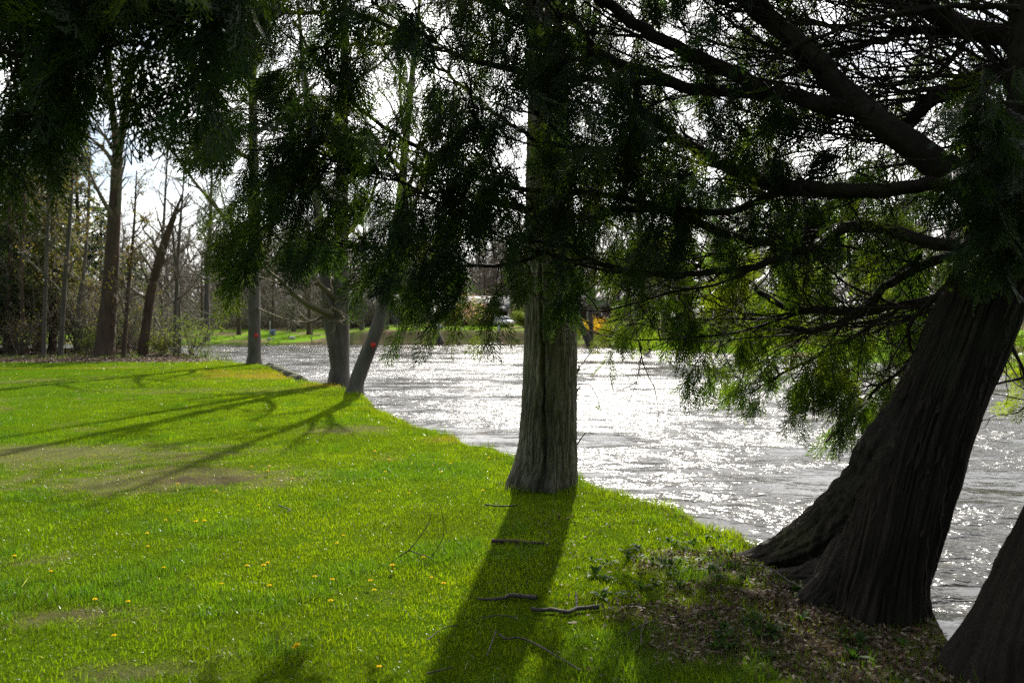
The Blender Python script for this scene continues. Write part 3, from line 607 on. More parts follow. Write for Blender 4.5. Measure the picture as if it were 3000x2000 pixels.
# limbs: (owner, points in the 3000 px frame from trunk to tip, depth at trunk, depth at tip, thickness there in px)
LIMBS = [
 (cedar, [(2990, 690), (2848, 560), (2714, 460), (2603, 380), (2513, 304), (2446, 237), (2357, 147), (2268, 67), (2192, 0), (2100, -110), (1960, -230)], 4.62, 5.3, 105, 30),
 (cedar, [(2550, 335), (2500, 318), (2400, 305), (2268, 262), (2134, 212), (2000, 148), (1870, 78), (1765, 0), (1650, -90), (1480, -180)], 4.86, 6.0, 52, 20),
 (cedar, [(2290, 285), (2180, 272), (2060, 262), (2000, 252), (1893, 212), (1759, 163), (1625, 102), (1513, 49), (1424, 0), (1300, -60), (1100, -130), (900, -150)], 5.2, 6.4, 36, 12),
 (cedar, [(2190, 272), (2050, 258), (1900, 240), (1759, 233), (1647, 230), (1535, 212), (1446, 190), (1312, 152), (1223, 116), (1090, 55), (1000, 36), (850, 40), (714, 10), (620, -20)], 5.3, 6.6, 26, 8),
 (cedar, [(2800, 535), (2714, 540), (2580, 558), (2446, 554), (2312, 545), (2223, 522), (2134, 491), (2067, 455), (1982, 400), (1915, 348), (1848, 300), (1804, 245), (1759, 168), (1696, 80), (1672, 0), (1650, -120)], 4.7, 6.0, 44, 16),
 (cedar, [(2700, 548), (2560, 560), (2420, 568), (2277, 565), (2223, 594), (2134, 620), (2000, 612), (1850, 585), (1700, 562), (1558, 558), (1424, 527), (1339, 487), (1250, 446), (1156, 393), (1089, 348), (1027, 290), (920, 166), (860, 60)], 4.8, 6.6, 26, 8),
 (cedar, [(1990, 405), (1900, 420), (1750, 440), (1598, 420), (1536, 388), (1482, 353), (1415, 308), (1366, 268), (1290, 200), (1180, 130)], 5.25, 6.7, 18, 7),
 (cedar, [(2890, 725), (2826, 725), (2714, 703), (2580, 671), (2491, 662), (2402, 685), (2268, 703), (2134, 689), (2000, 630), (1860, 610), (1700, 640), (1500, 600), (1320, 560), (1200, 570)], 4.6, 6.3, 40, 8),
 (cedar, [(2480, 668), (2380, 722), (2335, 736), (2223, 778), (2134, 793), (2000, 806), (1848, 794), (1759, 776), (1696, 738), (1640, 720), (1535, 762), (1402, 780), (1335, 776), (1268, 736), (1180, 720), (1060, 730)], 4.9, 6.2, 24, 6),
 (cedar, [(2860, 790), (2759, 756), (2603, 832), (2536, 904), (2446, 910), (2357, 908), (2268, 886), (2179, 823), (2080, 790), (1960, 760)], 4.7, 6.8, 32, 10),
 (cedar, [(2760, 870), (2640, 890), (2491, 930), (2402, 966), (2290, 957), (2200, 930), (2080, 880), (1930, 850), (1800, 830)], 4.9, 7.6, 22, 7),
 (cedar, [(2820, 800), (2737, 870), (2692, 912), (2665, 957), (2670, 1020), (2690, 1050)], 4.6, 4.9, 22, 9),
 (cedar, [(2720, 1000), (2640, 1080), (2560, 1150), (2480, 1240), (2420, 1290)], 4.8, 7.2, 12, 5),
 (cedar, [(2640, 900), (2540, 960), (2420, 1030), (2300, 1090), (2200, 1150)], 5.2, 7.8, 14, 5),
 (cedar, [(2700, 750), (2560, 860), (2430, 1000), (2400, 1060), (2470, 1140)], 5.0, 7.0, 14, 5),
 (cedar, [(3000, 420), (2982, 214), (2848, 237), (2737, 290), (2690, 330), (2620, 400)], 4.6, 5.2, 80, 34),
 (cedar, [(3000, 180), (2960, 105), (2880, 95), (2804, 76), (2714, 27), (2600, -5), (2480, -60), (2300, -160)], 4.65, 5.6, 66, 30),
 (cedar, [(2985, 30), (2969, 20), (2826, 18), (2692, 31), (2580, 49), (2491, 76), (2357, 125), (2240, 190)], 4.5, 5.0, 18, 10),
 (cedar, [(2960, 90), (2804, 94), (2647, 94), (2580, 120), (2469, 152), (2380, 190), (2280, 230)], 4.9, 5.6, 34, 12),
 (cedar, [(2990, 320), (2870, 110), (2800, 160), (2740, 220), (2660, 240), (2540, 250)], 5.0, 6.0, 24, 10),
 (cedar, [(2985, 470), (2978, 250), (2985, 120), (2972, -60), (2960, -300), (2940, -600)], 4.6, 4.6, 60, 30),
 (cedar, [(2940, 330), (2880, 400), (2790, 440), (2740, 470), (2690, 560)], 5.2, 6.2, 24, 8),
 (cedar, [(2900, 610), (2960, 590), (3040, 560), (3150, 600)], 4.7, 5.3, 30, 12),
 (cedar, [(3130, -40), (2900, -260), (2500, -420), (2000, -520), (1500, -500), (1000, -420), (700, -330)], 4.6, 6.2, 60, 14),
 (cedar, [(3170, -300), (2900, -650), (2400, -900), (1800, -1000), (1200, -900)], 4.6, 6.2, 50, 12),
 (cedar, [(2870, 720), (2900, 900), (2960, 1010), (3010, 1120), (3030, 1200)], 4.75, 6.2, 18, 6),
 (cedar2, [(3250, 700), (3120, 560), (3000, 440), (2930, 400), (2870, 420)], 3.9, 4.2, 40, 10),
 (cedar3, [(-900, -300), (-500, -200), (-150, -80), (150, -20), (400, -10), (620, -60)], 2.6, 3.5, 60, 12),
 (cedar3, [(-800, 100), (-350, 60), (-60, 130), (120, 180), (260, 160)], 2.7, 3.3, 44, 10),
 (cedar3, [(-700, 500), (-350, 330), (-120, 320), (60, 360)], 2.8, 3.4, 34, 8),
]
BR = {cedar.name: [], cedar2.name: [], cedar3.name: []}
for own, L, ya, yb, ta_, tb_ in LIMBS:
    n = len(L); t = np.concatenate([[0], np.cumsum(np.linalg.norm(np.diff(np.array(L, float), axis=0), axis=1))]); t = t / t[-1]
    pts = np.array([P(x, y, lerp(ya, yb, u)) for (x, y), u in zip(L, t)])
    rad = lerp(ta_, tb_, t) / 2 / F * lerp(ya, yb, t)
    q = smooth_path(np.column_stack([pts, rad]), max(24, n * 7))
    q[:, :3] += 0.012 * (np.stack([vnoise(np.arange(len(q)) * 0.45, np.full(len(q), n * 7.3 + k * 3), k) for k in range(3)], -1) - 0.5) * 2
    mb = MB(); trunk_mesh(mb, q[:, :3], q[:, 3], 26, len(q) * 3, lambda a, s: (lambda d, c: (d * 1.2, c))(*smooth_relief(a, s * 3, n, 0.10)))
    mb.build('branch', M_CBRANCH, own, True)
    BR[own.name].append(q)

ROWS_M = {  # how thick the foliage hangs, 100 px cells of the frame, columns from x = 500
 0: '15998768887755553221111111', 1: '15987656988877432332122222', 2: '15886645899987454443333234', 3: '04887634777787765545432468', 4: '03899853676798866555433468',
 5: '04899975888889988776654468', 6: '04898775887689898888776422', 7: '02638478656665667666553222', 8: '0000627754263000000000003', 9: '0000003313100000000000002'}
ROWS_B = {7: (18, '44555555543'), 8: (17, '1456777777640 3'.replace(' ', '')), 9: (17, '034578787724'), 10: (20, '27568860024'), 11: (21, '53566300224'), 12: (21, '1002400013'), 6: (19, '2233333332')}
ROWS_L = {-1: '9999998', 0: '8999983', 1: '6889984', 2: '5778975', 3: '7754543', 4: '6710000', 5: '2200000'}
jobs = {cedar.name: [], cedar2.name: [], cedar3.name: []}    # (target point, sprays, size, sun glow put into the tint)
def cell_jobs(own, c, r, val, ylo, yhi, size, per, cell=100, backlit=0, lift=42):
    k = rng.poisson(val * per)
    for _ in range(k):
        jobs[own.name].append((P((c + rng.uniform(0, 1)) * cell, (r + rng.uniform(0, 1)) * cell - lift, rng.uniform(ylo, yhi)), size, backlit))
for r, s in ROWS_M.items():
    for i, ch in enumerate(s): cell_jobs(cedar, 5 + i, r, int(ch), 4.9, 6.2 if i < 10 else 6.9, 0.20, 0.48, lift=80)
for r in range(-9, 0):
    for c in range(4, 31): cell_jobs(cedar, c, r, 5 if r > -4 else 3.5, 5.0, 7.2, 0.22, 0.40)
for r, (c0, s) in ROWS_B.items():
    for i, ch in enumerate(s): cell_jobs(cedar, c0 + i, r, int(ch), 5.8, 7.8, 0.19, 0.74, backlit=1)
for r, s in ROWS_L.items():
    for i, ch in enumerate(s): cell_jobs(cedar3, i, r, int(ch), 3.0, 3.6, 0.22, 0.165, lift=150)
for r in range(-5, -1):
    for c in range(-6, 8): cell_jobs(cedar3, c, r, 6, 2.7, 3.9, 0.18, 0.12)
for c, r, v in ((28.6, 2.6, 7), (28.8, 3.4, 9), (28.7, 4.3, 9), (28.4, 5.1, 6), (29.2, 5.6, 7), (29, 6.2, 4)): cell_jobs(cedar2, c, r, v, 3.9, 4.4, 0.17, 0.9)
lr = np.random.default_rng(88)
long_ones = []
for q in list(BR[cedar.name]):
    if q[0, 3] < 0.016: continue
    for _ in range(int(2 + q[0, 3] * 130)):
        j = int(lr.uniform(.12, .85) * len(q)); j = min(max(j, 2), len(q) - 3); g = unit(q[j + 1, :3] - q[j - 1, :3]); L = lr.uniform(.7, 2.2)
        d = unit(g * .7 + np.array([-.55, lr.uniform(-.1, .55), lr.uniform(-.5, .45)]))
        w = grow(lr, q[j, :3], d, L, 12, .085, .05); w = np.column_stack([w, np.linspace(min(q[j, 3] * .55, .011), .003, 12)])
        qx = 1500 + F * w[-1, 0] / w[-1, 1]; qy = HORIZON - (w[-1, 2] - CAM_H) / w[-1, 1] * F
        if w[-1, 1] < 4.2 or (qy > 1000 and qx < 2250): continue
        w = smooth_path(w, 36); long_ones.append(w)
for w in long_ones: BR[cedar.name].append(w)
PAL = np.array([(0.018, 0.038, 0.012), (0.023, 0.046, 0.013), (0.032, 0.056, 0.014), (0.019, 0.040, 0.018), (0.042, 0.064, 0.015)])
for own in (cedar, cedar2, cedar3):
    allp = np.concatenate([q[2:, :3] for q in BR[own.name]]); alld = np.concatenate([np.gradient(q[2:, :3], axis=0) for q in BR[own.name]])
    big, mid, fine, sp_p, sp_d, sp_s, sp_c = [], [], [], [], [], [], []
    origin = np.array(own.location)
    for tgt, size, backlit in jobs[own.name]:
        d = allp - tgt; cost = np.linalg.norm(d * np.array([1, 0.75, 1.15]), axis=1) + 0.12 * np.maximum(0, tgt[2] - allp[:, 2]) + rng.uniform(0, 0.15, len(d))
        j = int(np.argmin(cost)); a = allp[j]; g = unit(alld[j]); L = np.linalg.norm(tgt - a)
        ctrl = [a, a + g * L * 0.25 + (tgt - a) * 0.30 + np.array([0, 0, 0.10 * L]) + rng.normal(0, 0.035 * L + 0.01, 3), lerp(a, tgt, 0.72) + np.array([0, 0, 0.07 * L]) + rng.normal(0, 0.035 * L + 0.01, 3), tgt]
        if L > 0.06:
            q = smooth_path(ctrl, 9); fine.append((q, np.linspace(0.0045 + 0.004 * L, 0.0025, 9)))
            td = unit(q[-1] - q[-3])
        else: td = g
        # branchlet carrying the sprays, nodding outwards
        bl = rng.uniform(0.22, 0.48); dd = unit(td * 0.6 + np.array([-0.35, rng.uniform(-.5, .5), rng.uniform(-0.35, 0.15)]) + rng.normal(0, 0.25, 3))
        bp_ = grow(rng, tgt - dd * bl * 0.4, dd, bl, 6, 0.12, -0.10); fine.append((bp_, np.linspace(0.0032, 0.0016, 6)))
        k = rng.integers(7, 13); tint = PAL[rng.integers(0, len(PAL))] * rng.uniform(0.8, 1.25) * (np.array([2.7, 2.4, 1.3]) if backlit else 1)  # sprays over the water: sunlight shining through them painted as a brighter tint
        for i in range(k):
            t = (i + rng.uniform(0, 1)) / k; p, d2 = along(bp_, min(t, 0.99))
            side = unit(np.cross(d2, rng.normal(0, 1, 3)))
            sd = unit(d2 * rng.uniform(0.2, 0.9) + side * rng.uniform(0.3, 0.9) + np.array([0, 0, -rng.uniform(0.45, 1.5)]))
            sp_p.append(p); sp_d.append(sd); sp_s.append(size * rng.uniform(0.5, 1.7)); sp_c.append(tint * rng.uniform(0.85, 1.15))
    for q in BR[own.name]:               # dead bare twigs all along the limbs
        for _ in range(int(len(q) * 0.38)):
            j = rng.integers(2, len(q) - 1); a = q[j, :3]; g = unit(q[j + 1, :3] - q[j - 1, :3]); L = rng.uniform(0.15, 0.8)
            w = grow(rng, a, unit(g * 0.5 + rng.normal(0, 0.6, 3) + np.array([-0.15, 0, -0.1])), L, 8, 0.20, 0.03); fine.append((w, np.linspace(0.0055, 0.0018, 8)))
            for _ in range(rng.integers(0, 4)):
                p, d2 = along(w, rng.uniform(0.3, 0.95)); x = grow(rng, p, side_dir(rng, d2, 0.8), L * rng.uniform(.2, .5), 8, 0.2, 0.0); fine.append((x, np.linspace(0.003, 0.0014, 8)))
    if own is cedar: fine += [(w[:, :3], w[:, 3]) for w in long_ones]
    mb = MB(); mb.tubes(fine, 5); tw = mb.build('twigs', M_CBRANCH, own, True)
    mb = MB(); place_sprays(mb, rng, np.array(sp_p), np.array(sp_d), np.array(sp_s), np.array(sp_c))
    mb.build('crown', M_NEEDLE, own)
    print(own.name, 'sprays', len(sp_p), 'twigs', len(fine))

# ------------------------------------------------------------------ trees of the left bank
def px_spine(L, Y, dy=0.0): return np.array([(*P(x, y, Y + dy * i), r / 2 / F * Y) for i, (x, y, r) in enumerate(L)])
def below(sp): q = np.array(sp); q[0, 2] = gz(q[0, 0], q[0, 1]) - 0.15; return q
def base_of(sp): return (sp[0][0], sp[0][1], gz(sp[0][0], sp[0][1]))
YA = GY(1066)
spA = below(px_spine([(746, 1072, 62), (745, 1050, 44), (746, 1020, 38), (745, 950, 35), (744, 850, 34), (744, 650, 30), (742, 400, 26), (740, 150, 20), (738, -150, 12), (736, -420, 3)], YA))
treeA = bare_tree('bank_tree', base_of(spA), 'slim grey straight tree at the far tip of the lawn, next to the water', h=25, seed=31, spine=spA, nlimb=20, nsub=8, ntwig=6, first=0.16, spread=0.30, limb_ang=1.1, mat_c=M_TWIG2, rmin=0.010,
    extra=[(np.array([P(745, 870, YA), P(690, 905, YA - .5), P(620, 930, YA - 1), P(540, 960, YA - 1)]), .06, .015), (np.array([P(745, 820, YA), P(690, 800, YA - .5), P(640, 760, YA - 1), P(560, 720, YA - 1)]), .06, .015),
           (np.array([P(745, 780, YA), P(800, 760, YA), P(860, 700, YA)]), .06, .015), (np.array([P(745, 900, YA), P(820, 930, YA - 1), P(870, 945, YA - 2)]), .05, .012), (np.array([P(744, 700, YA), P(680, 640, YA - 1), P(600, 610, YA - 1), P(530, 640, YA - 1)]), .06, .012)])
YB = GY(1124) + 0.3
spB = below(px_spine([(992, 1132, 88), (993, 1112, 66), (996, 1080, 56), (999, 1030, 50), (1000, 960, 47), (1000, 880, 45), (1000, 760, 42), (1002, 550, 36), (1006, 300, 28), (1012, 0, 18), (1015, -350, 4)], YB))
treeB = bare_tree('bank_tree', base_of(spB), 'two-stemmed bare tree at the water edge with a long low limb reaching left', h=20, seed=32, spine=spB, nlimb=20, nsub=8, ntwig=6, first=0.2, spread=0.30, limb_ang=1.0, mat_c=M_TWIG2, rmin=0.008, k=12,
    extra=[(np.array([P(975, 925, YB - .3), P(930, 905, YB - .5), P(890, 885, YB - .8), P(850, 850, YB - 1), P(815, 815, YB - 1.2), P(780, 790, YB - 1.4), P(740, 740, YB - 1.5)]), .11, .02), (np.array([P(1000, 915, YB - .3), P(970, 900, YB - .8), P(935, 875, YB - 1), P(920, 850, YB - 1.2)]), .05, .012),
           (np.array([P(960, 920, YB), P(930, 935, YB - .4), P(890, 945, YB - .7), P(850, 925, YB - 1), P(800, 905, YB - 1)]), .04, .01), (np.array([P(1000, 840, YB), P(1050, 835, YB - .4), P(1110, 845, YB - .6), P(1180, 830, YB - .6)]), .05, .012), (np.array([P(985, 905, YB), P(1020, 940, YB - .8), P(1060, 945, YB - 1), P(1090, 915, YB - 1), P(1100, 890, YB - 1)]), .035, .01),
           (np.array([P(1000, 780, YB), P(940, 730, YB - .5), P(860, 700, YB - 1), P(800, 640, YB - 1)]), .06, .012)])
mb = MB(); sB2 = px_spine([(988, 1105, 30), (982, 1040, 36), (975, 980, 42), (966, 930, 42), (958, 890, 38), (950, 800, 32), (935, 650, 28), (915, 450, 22), (890, 200, 15), (870, -50, 4)], YB - .1)
trunk_mesh(mb, sB2[:, :3], sB2[:, 3], 24, 90, lambda a, s: smooth_relief(a, s, 8, .06)); mb.build('second_stem', M_GREY, treeB, True)
YC = GY(1150)
spC = below(px_spine([(1038, 1160, 66), (1042, 1130, 48), (1055, 1090, 44), (1072, 1045, 42), (1090, 1000, 40), (1108, 950, 40), (1120, 900, 38), (1132, 840, 36), (1150, 740, 32), (1172, 600, 28), (1190, 400, 22), (1215, 150, 15), (1240, -100, 4)], YC))
treeC = bare_tree('bank_tree', base_of(spC), 'mottled tree leaning out over the river with a red tag on it', h=18, seed=33, spine=spC, nlimb=18, nsub=7, ntwig=6, first=0.32, spread=0.32, mat_c=M_TWIG2, rmin=0.007, k=12,
    extra=[(np.array([P(1125, 900, YC), P(1100, 860, YC - .4), P(1070, 800, YC - .6), P(1060, 740, YC - .6)]), .04, .01), (np.array([P(1150, 760, YC), P(1200, 730, YC), P(1270, 720, YC), P(1350, 740, YC)]), .05, .01)])
def red_tag(p, label, r):
    t = thing('marker_tag', p, label, 'tag', 'red tags on bank trees')
    p = np.asarray(p, float); mb = MB(); a = np.linspace(0, 2 * math.pi, 14, endpoint=False); rr = r * (1 + 0.10 * np.sin(3 * a + 1)); n = 14
    ring = lambda y, s: p + np.stack([rr * s * np.cos(a), np.full(n, y), rr * s * np.sin(a)], -1)
    v = np.concatenate([ring(0.0, .92), ring(-.008, 1), ring(-.02, 1), ring(-.026, .9), [p + (0, -.028, 0)]])
    f = [[k * n + i, k * n + (i + 1) % n, (k + 1) * n + (i + 1) % n, (k + 1) * n + i] for k in range(3) for i in range(n)]
    mb.add(v, quad=f, tri=[[3 * n + i, 3 * n + (i + 1) % n, 4 * n] for i in range(n)]); mb.build('disc', M_RED, t, True)
    mb = MB(); mb.tubes([(np.array([p + (0, 0.0, 0.01), p + (0, -.035, 0.01)]), .008)], 6); mb.build('nail', M_STEEL, t)
red_tag(P(1098, 1010, YC) + (0, -0.22, 0), 'round red tag on the leaning bank tree', 0.062)
red_tag(P(757, 982, YA) + (0, -0.32, 0), 'small red tag on the slim straight tree by the water', 0.085)

YD = 43.0
spD = below(px_spine([(302, 1062, 84), (304, 1040, 64), (308, 1000, 54), (315, 930, 48), (322, 850, 44), (328, 760, 40), (334, 650, 36), (340, 540, 32), (344, 450, 28), (338, 390, 22), (326, 300, 17), (318, 180, 13), (312, 20, 9), (306, -150, 3)], YD))
bare_tree('tall_tree', base_of(spD), 'tall brown trunk forking high up, at the wood edge by the lawn', h=22, seed=41, spine=spD, nlimb=14, nsub=7, ntwig=5, first=0.3, spread=0.2, mat_t=M_BROWN, rmin=0.012, k=12,
    extra=[(np.array([P(345, 450, YD), P(355, 400, YD), P(368, 330, YD), P(380, 250, YD), P(392, 150, YD), P(400, 20, YD)]), .26, .05), (np.array([P(325, 920, YD), P(345, 890, YD - .6), P(375, 865, YD - .8), P(410, 855, YD - 1)]), .06, .015), (np.array([P(322, 960, YD), P(350, 940, YD - .6), P(400, 930, YD - 1)]), .06, .015)])
YE = 44.0
spE = below(px_spine([(417, 1055, 34), (420, 1030, 30), (427, 970, 27), (436, 900, 26), (446, 840, 26), (462, 780, 25), (480, 720, 23), (500, 660, 18), (515, 620, 12), (526, 590, 7), (534, 568, 4), (538, 556, 1)], YE))
bare_tree('snapped_tree', base_of(spE), 'leaning reddish trunk with a snapped off top, left of the water', h=10, seed=42, spine=spE, nlimb=9, nsub=6, ntwig=5, first=0.3, spread=0.35, mat_t=M_BROWN, rmin=0.012,
    extra=[(np.array([P(470, 760, YE), P(455, 730, YE), P(458, 700, YE), P(480, 660, YE)]), .07, .03), (np.array([P(455, 930, YE), P(480, 980, YE - .5), P(510, 1035, YE - 1)]), .05, .03)])
def pole_tree(L, Y, label, seed, mat=M_GREY, leaf=None, nl=14, spread=0.22, first=.25, name='slender_tree', group='slender trees at the wood edge', rm=0.010, mc=M_TWIG):
    sp = below(px_spine(L, Y)); return bare_tree(name, base_of(sp), label, h=10, seed=seed, spine=sp, nlimb=nl, nsub=6, ntwig=5, first=first, spread=spread, mat_t=mat, mat_c=mc, leaf=leaf, rmin=rm, group=group)
YEL = [(0.15, 0.125, 0.04), (0.12, 0.115, 0.035), (0.17, 0.12, 0.045)]; LGR = [(0.10, 0.15, 0.03), (0.13, 0.16, 0.03), (0.08, 0.12, 0.025)]
pole_tree([(128, 1060, 13), (130, 950, 11), (136, 760, 10), (142, 600, 9), (148, 420, 6), (150, 250, 2)], 42.5, 'pale thin trunk standing in front of the dark hemlocks at the left', 51, leaf=(1, .12, YEL, .2), spread=.16)
pole_tree([(176, 1052, 16), (182, 960, 14), (192, 800, 13), (205, 640, 11), (214, 480, 8), (220, 300, 3)], 43, 'thin trunk with olive buds between the pale pole and the tall forked trunk', 52, leaf=(1, .13, YEL, .25), spread=.2)
pole_tree([(360, 1052, 13), (368, 960, 12), (376, 850, 11), (386, 740, 9), (394, 640, 7), (400, 500, 3)], 43, 'wiry young tree with yellowish buds just right of the tall forked trunk', 53, M_BROWN, leaf=(2, .13, YEL, .2), spread=.24)
pole_tree([(514, 1052, 15), (514, 980, 13), (516, 900, 12), (520, 800, 10), (526, 680, 8), (536, 560, 5), (545, 450, 2)], 44, 'straight grey young tree close to a twin behind the arching bush', 54, spread=.26)
pole_tree([(524, 1054, 13), (526, 980, 12), (524, 900, 11), (516, 800, 9), (508, 700, 7), (500, 600, 2)], 44.3, 'grey young tree curving left, twin of the straight one', 55, spread=.26)
pole_tree([(470, 1040, 13), (474, 920, 12), (470, 800, 11), (478, 680, 9), (486, 540, 6), (492, 420, 2)], 50, 'bare young tree behind the snapped leaning trunk', 56, spread=.28)
pole_tree([(606, 1000, 20), (606, 930, 17), (606, 850, 15), (610, 760, 13), (616, 640, 10), (622, 480, 6), (626, 350, 2)], 100, 'slim far tree seen between the wood and the slim lawn-tip tree', 57, spread=.3, rm=.02)
pole_tree([(60, 1048, 14), (66, 930, 12), (62, 800, 11), (70, 640, 9), (76, 460, 6), (80, 330, 2)], 45, 'thin brown trunk near the left frame edge in the hemlocks', 58, M_BROWN, leaf=(1, .13, YEL, .25), spread=.18)
pole_tree([(20, 1046, 18), (22, 930, 15), (30, 780, 13), (28, 600, 11), (34, 400, 8), (36, 300, 3)], 46, 'dark trunk at the very left frame edge in the hemlocks', 59, M_BROWN, spread=.18)
pole_tree([(240, 1044, 13), (230, 920, 12), (245, 800, 10), (258, 640, 9), (262, 500, 6), (266, 430, 2)], 46, 'crooked thin trunk just left of the tall forked trunk', 60, leaf=(2, .14, YEL, .25), spread=.22)

def conifer(name, base, label, h, sp, seed, cols, group=None, first=.12):
    rng = np.random.default_rng(seed); root = thing(name, base, label, 'tree', group); base = np.array(root.location)
    t = np.linspace(0, 1, 8); mb = MB(); spine = base + np.stack([0.1 * np.sin(t * 3 + seed), 0.1 * np.cos(t * 2 + seed), t * h - 0.1], -1)
    trunk_mesh(mb, spine, 0.018 * h * (1.02 - t), 10, 60, lambda a, s: smooth_relief(a, s, seed, .06)); mb.build('trunk', M_BROWN, root, True)
    br = []; z = first * h
    while z < h * 0.985:
        for _ in range(4):
            az = rng.uniform(0, 6.28); L = sp * (1.04 - z / h) ** 0.75 * rng.uniform(0.55, 1.15); u = rng.uniform(0.0, 0.25)
            q = grow(rng, base + (0.05 * math.cos(az), 0.05 * math.sin(az), z), (math.cos(az), math.sin(az), u), L, 8, 0.10, -0.09); br.append((q, np.linspace(0.02 + .006 * L, 0.006, 8)))
        z += rng.uniform(0.16, 0.34)
    mb = MB(); mb.tubes(br, 3)
    lim = mb.build('limbs', M_BROWN, root)
    pos = []; dr = []
    for q, _ in br:
        L = np.linalg.norm(q[-1] - q[0]); k = int(16 + 26 * L)
        tt = rng.uniform(0.25, 1.0, k) * 6.999; i = tt.astype(int).clip(0, 6); p = q[i] + (q[i + 1] - q[i]) * (tt - i)[:, None]; d = unit(q[i + 1] - q[i])
        w = (1.05 - tt / 7) * 0.5 * min(1, L / 2) + .1
        off = rng.normal(0, 1, (k, 3)) * np.array([1, 1, .35]) * w[:, None] * 0.6; pos.append(p + off - np.array([0, 0, 1]) * np.abs(off).sum(1, keepdims=True) * .18); dr.append(unit(d + unit(off) * 1.0 + np.array([0, 0, -.45])))
    p = np.concatenate(pos); d = np.concatenate(dr); N = len(p)
    Ls = rng.uniform(.12, .34, (N, 1)); side = unit(np.cross(d, rng.normal(0, 1, (N, 3)))) * Ls * 0.20
    v = np.stack([p - side * .3, p + d * Ls * .45 + side, p + d * Ls, p + d * Ls * .45 - side], 1).reshape(-1, 3)
    c = np.repeat(np.array(cols)[rng.integers(0, len(cols), N)] * rng.uniform(.7, 1.3, (N, 1)), 4, 0)
    mb = MB(); mb.add(v, quad=np.arange(4 * N).reshape(-1, 4), col=c); mb.build('crown', M_HEM, root)
    return root
HC = [(0.055, 0.08, 0.038), (0.07, 0.095, 0.045), (0.05, 0.078, 0.045)]; HC2 = [(0.09, 0.10, 0.042), (0.075, 0.095, 0.04), (0.13, 0.115, 0.045)]
def gb(px, Y): X = (px - 1500) / F * Y; return (X, Y, gz(X, Y))
HG = 'hemlocks in the wood at the left'
for px, Y, h, sp, sd, cc, lb in ((-60, 46, 15, 3.4, 61, HC, 'dark hemlock cut by the left frame edge'), (40, 50, 15.5, 3.4, 62, HC, 'dark hemlock behind the thin trunks near the left frame edge'), (150, 47.5, 13.5, 3.0, 63, HC2, 'olive tinted hemlock behind the pale pole trunk'),
                              (228, 53, 15.5, 3.2, 64, HC, 'blue-green hemlock whose top shows left of the tall forked trunk'), (110, 56, 17, 3.6, 65, HC, 'tallest dark hemlock deep in the wood'), (300, 55, 11, 2.8, 66, HC, 'lower hemlock behind the foot of the tall forked trunk'),
                              (395, 57, 9.0, 2.2, 67, HC, 'small thin hemlock right of the tall forked trunk'), (-170, 49, 16, 3.6, 68, HC2, 'hemlock just outside the left frame edge'), (20, 60, 17, 4, 69, HC, 'rearmost hemlock at the left')):
    if Y > 55: Y = 55 + (Y - 55) * 0.4
    conifer('hemlock', gb(px, Y), lb, h, sp, sd, cc, HG)
def leafy_bush(name, base, label, h, w, seed, cols, nst=16, cat='bush', group=None, leaf=(3, .09, .12), mc=M_TWIG, arch=-0.05, up=1.0):
    rng = np.random.default_rng(seed); root = thing(name, base, label, cat, group); base = np.array(root.location); limbs = []
    for i in range(nst):
        az = rng.uniform(0, 6.28); o = np.array([math.cos(az), math.sin(az), 0]) * w / h * rng.uniform(.2, 1.0)
        limbs.append((grow(rng, base + o * 0.12 - (0, 0, .05), o + (0, 0, up), h * rng.uniform(.6, 1.05), 9, 0.10, arch), 0.012 * h * rng.uniform(.5, 1), 0.006))
    A, B, C = branching(rng, limbs, 6, 5, sub_len=.45, rmin=.005); mb = MB(); mb.tubes(A, 5); mb.tubes(B, 3); mb.tubes(C, 3); st = mb.build('stems', mc, root)
    if leaf: mb = MB(); leaves_at(mb, rng, C, leaf[0], leaf[1], cols, leaf[2]); mb.build('leaves', M_LEAF, root)
    return root
leafy_bush('arching_bush', gb(560, 43.5), 'arching bush with young light green leaves hanging over the water', 2.8, 2.6, 71, LGR, 18)
leafy_bush('arching_bush', gb(610, 42.5), 'smaller light green bush nearest the slim lawn-tip tree', 1.8, 1.6, 72, LGR, 14)
leafy_bush('yellow_green_bush', gb(474, 44), 'low yellow-green bush right of the snapped trunk', 1.5, 0.9, 73, [(0.16, 0.18, 0.02), (0.13, 0.16, 0.02)], 16)
leafy_bush('leafing_bush', gb(400, 47), 'pale green leafing bush behind the snapped trunk', 3.4, 2.4, 74, LGR, 16)
leafy_bush('leafing_bush', gb(275, 45), 'low green leafing bush left of the tall forked trunk foot', 1.6, 1.2, 75, LGR, 14)
leafy_bush('leafing_bush', gb(60, 44), 'bush with sparse mustard coloured leaves at the left frame edge', 3.2, 2.2, 76, YEL, 16, leaf=(1, .11, .15))
leafy_bush('leafing_bush', gb(330, 47), 'taller bush with sparse mustard leaves behind the tall forked trunk', 4.8, 2.4, 77, YEL, 16, leaf=(1, .12, .2))
leafy_bush('leafing_bush', gb(230, 47), 'mustard leafed bush among the thin trunks', 5.5, 2.2, 78, YEL, 16, leaf=(1, .12, .2))
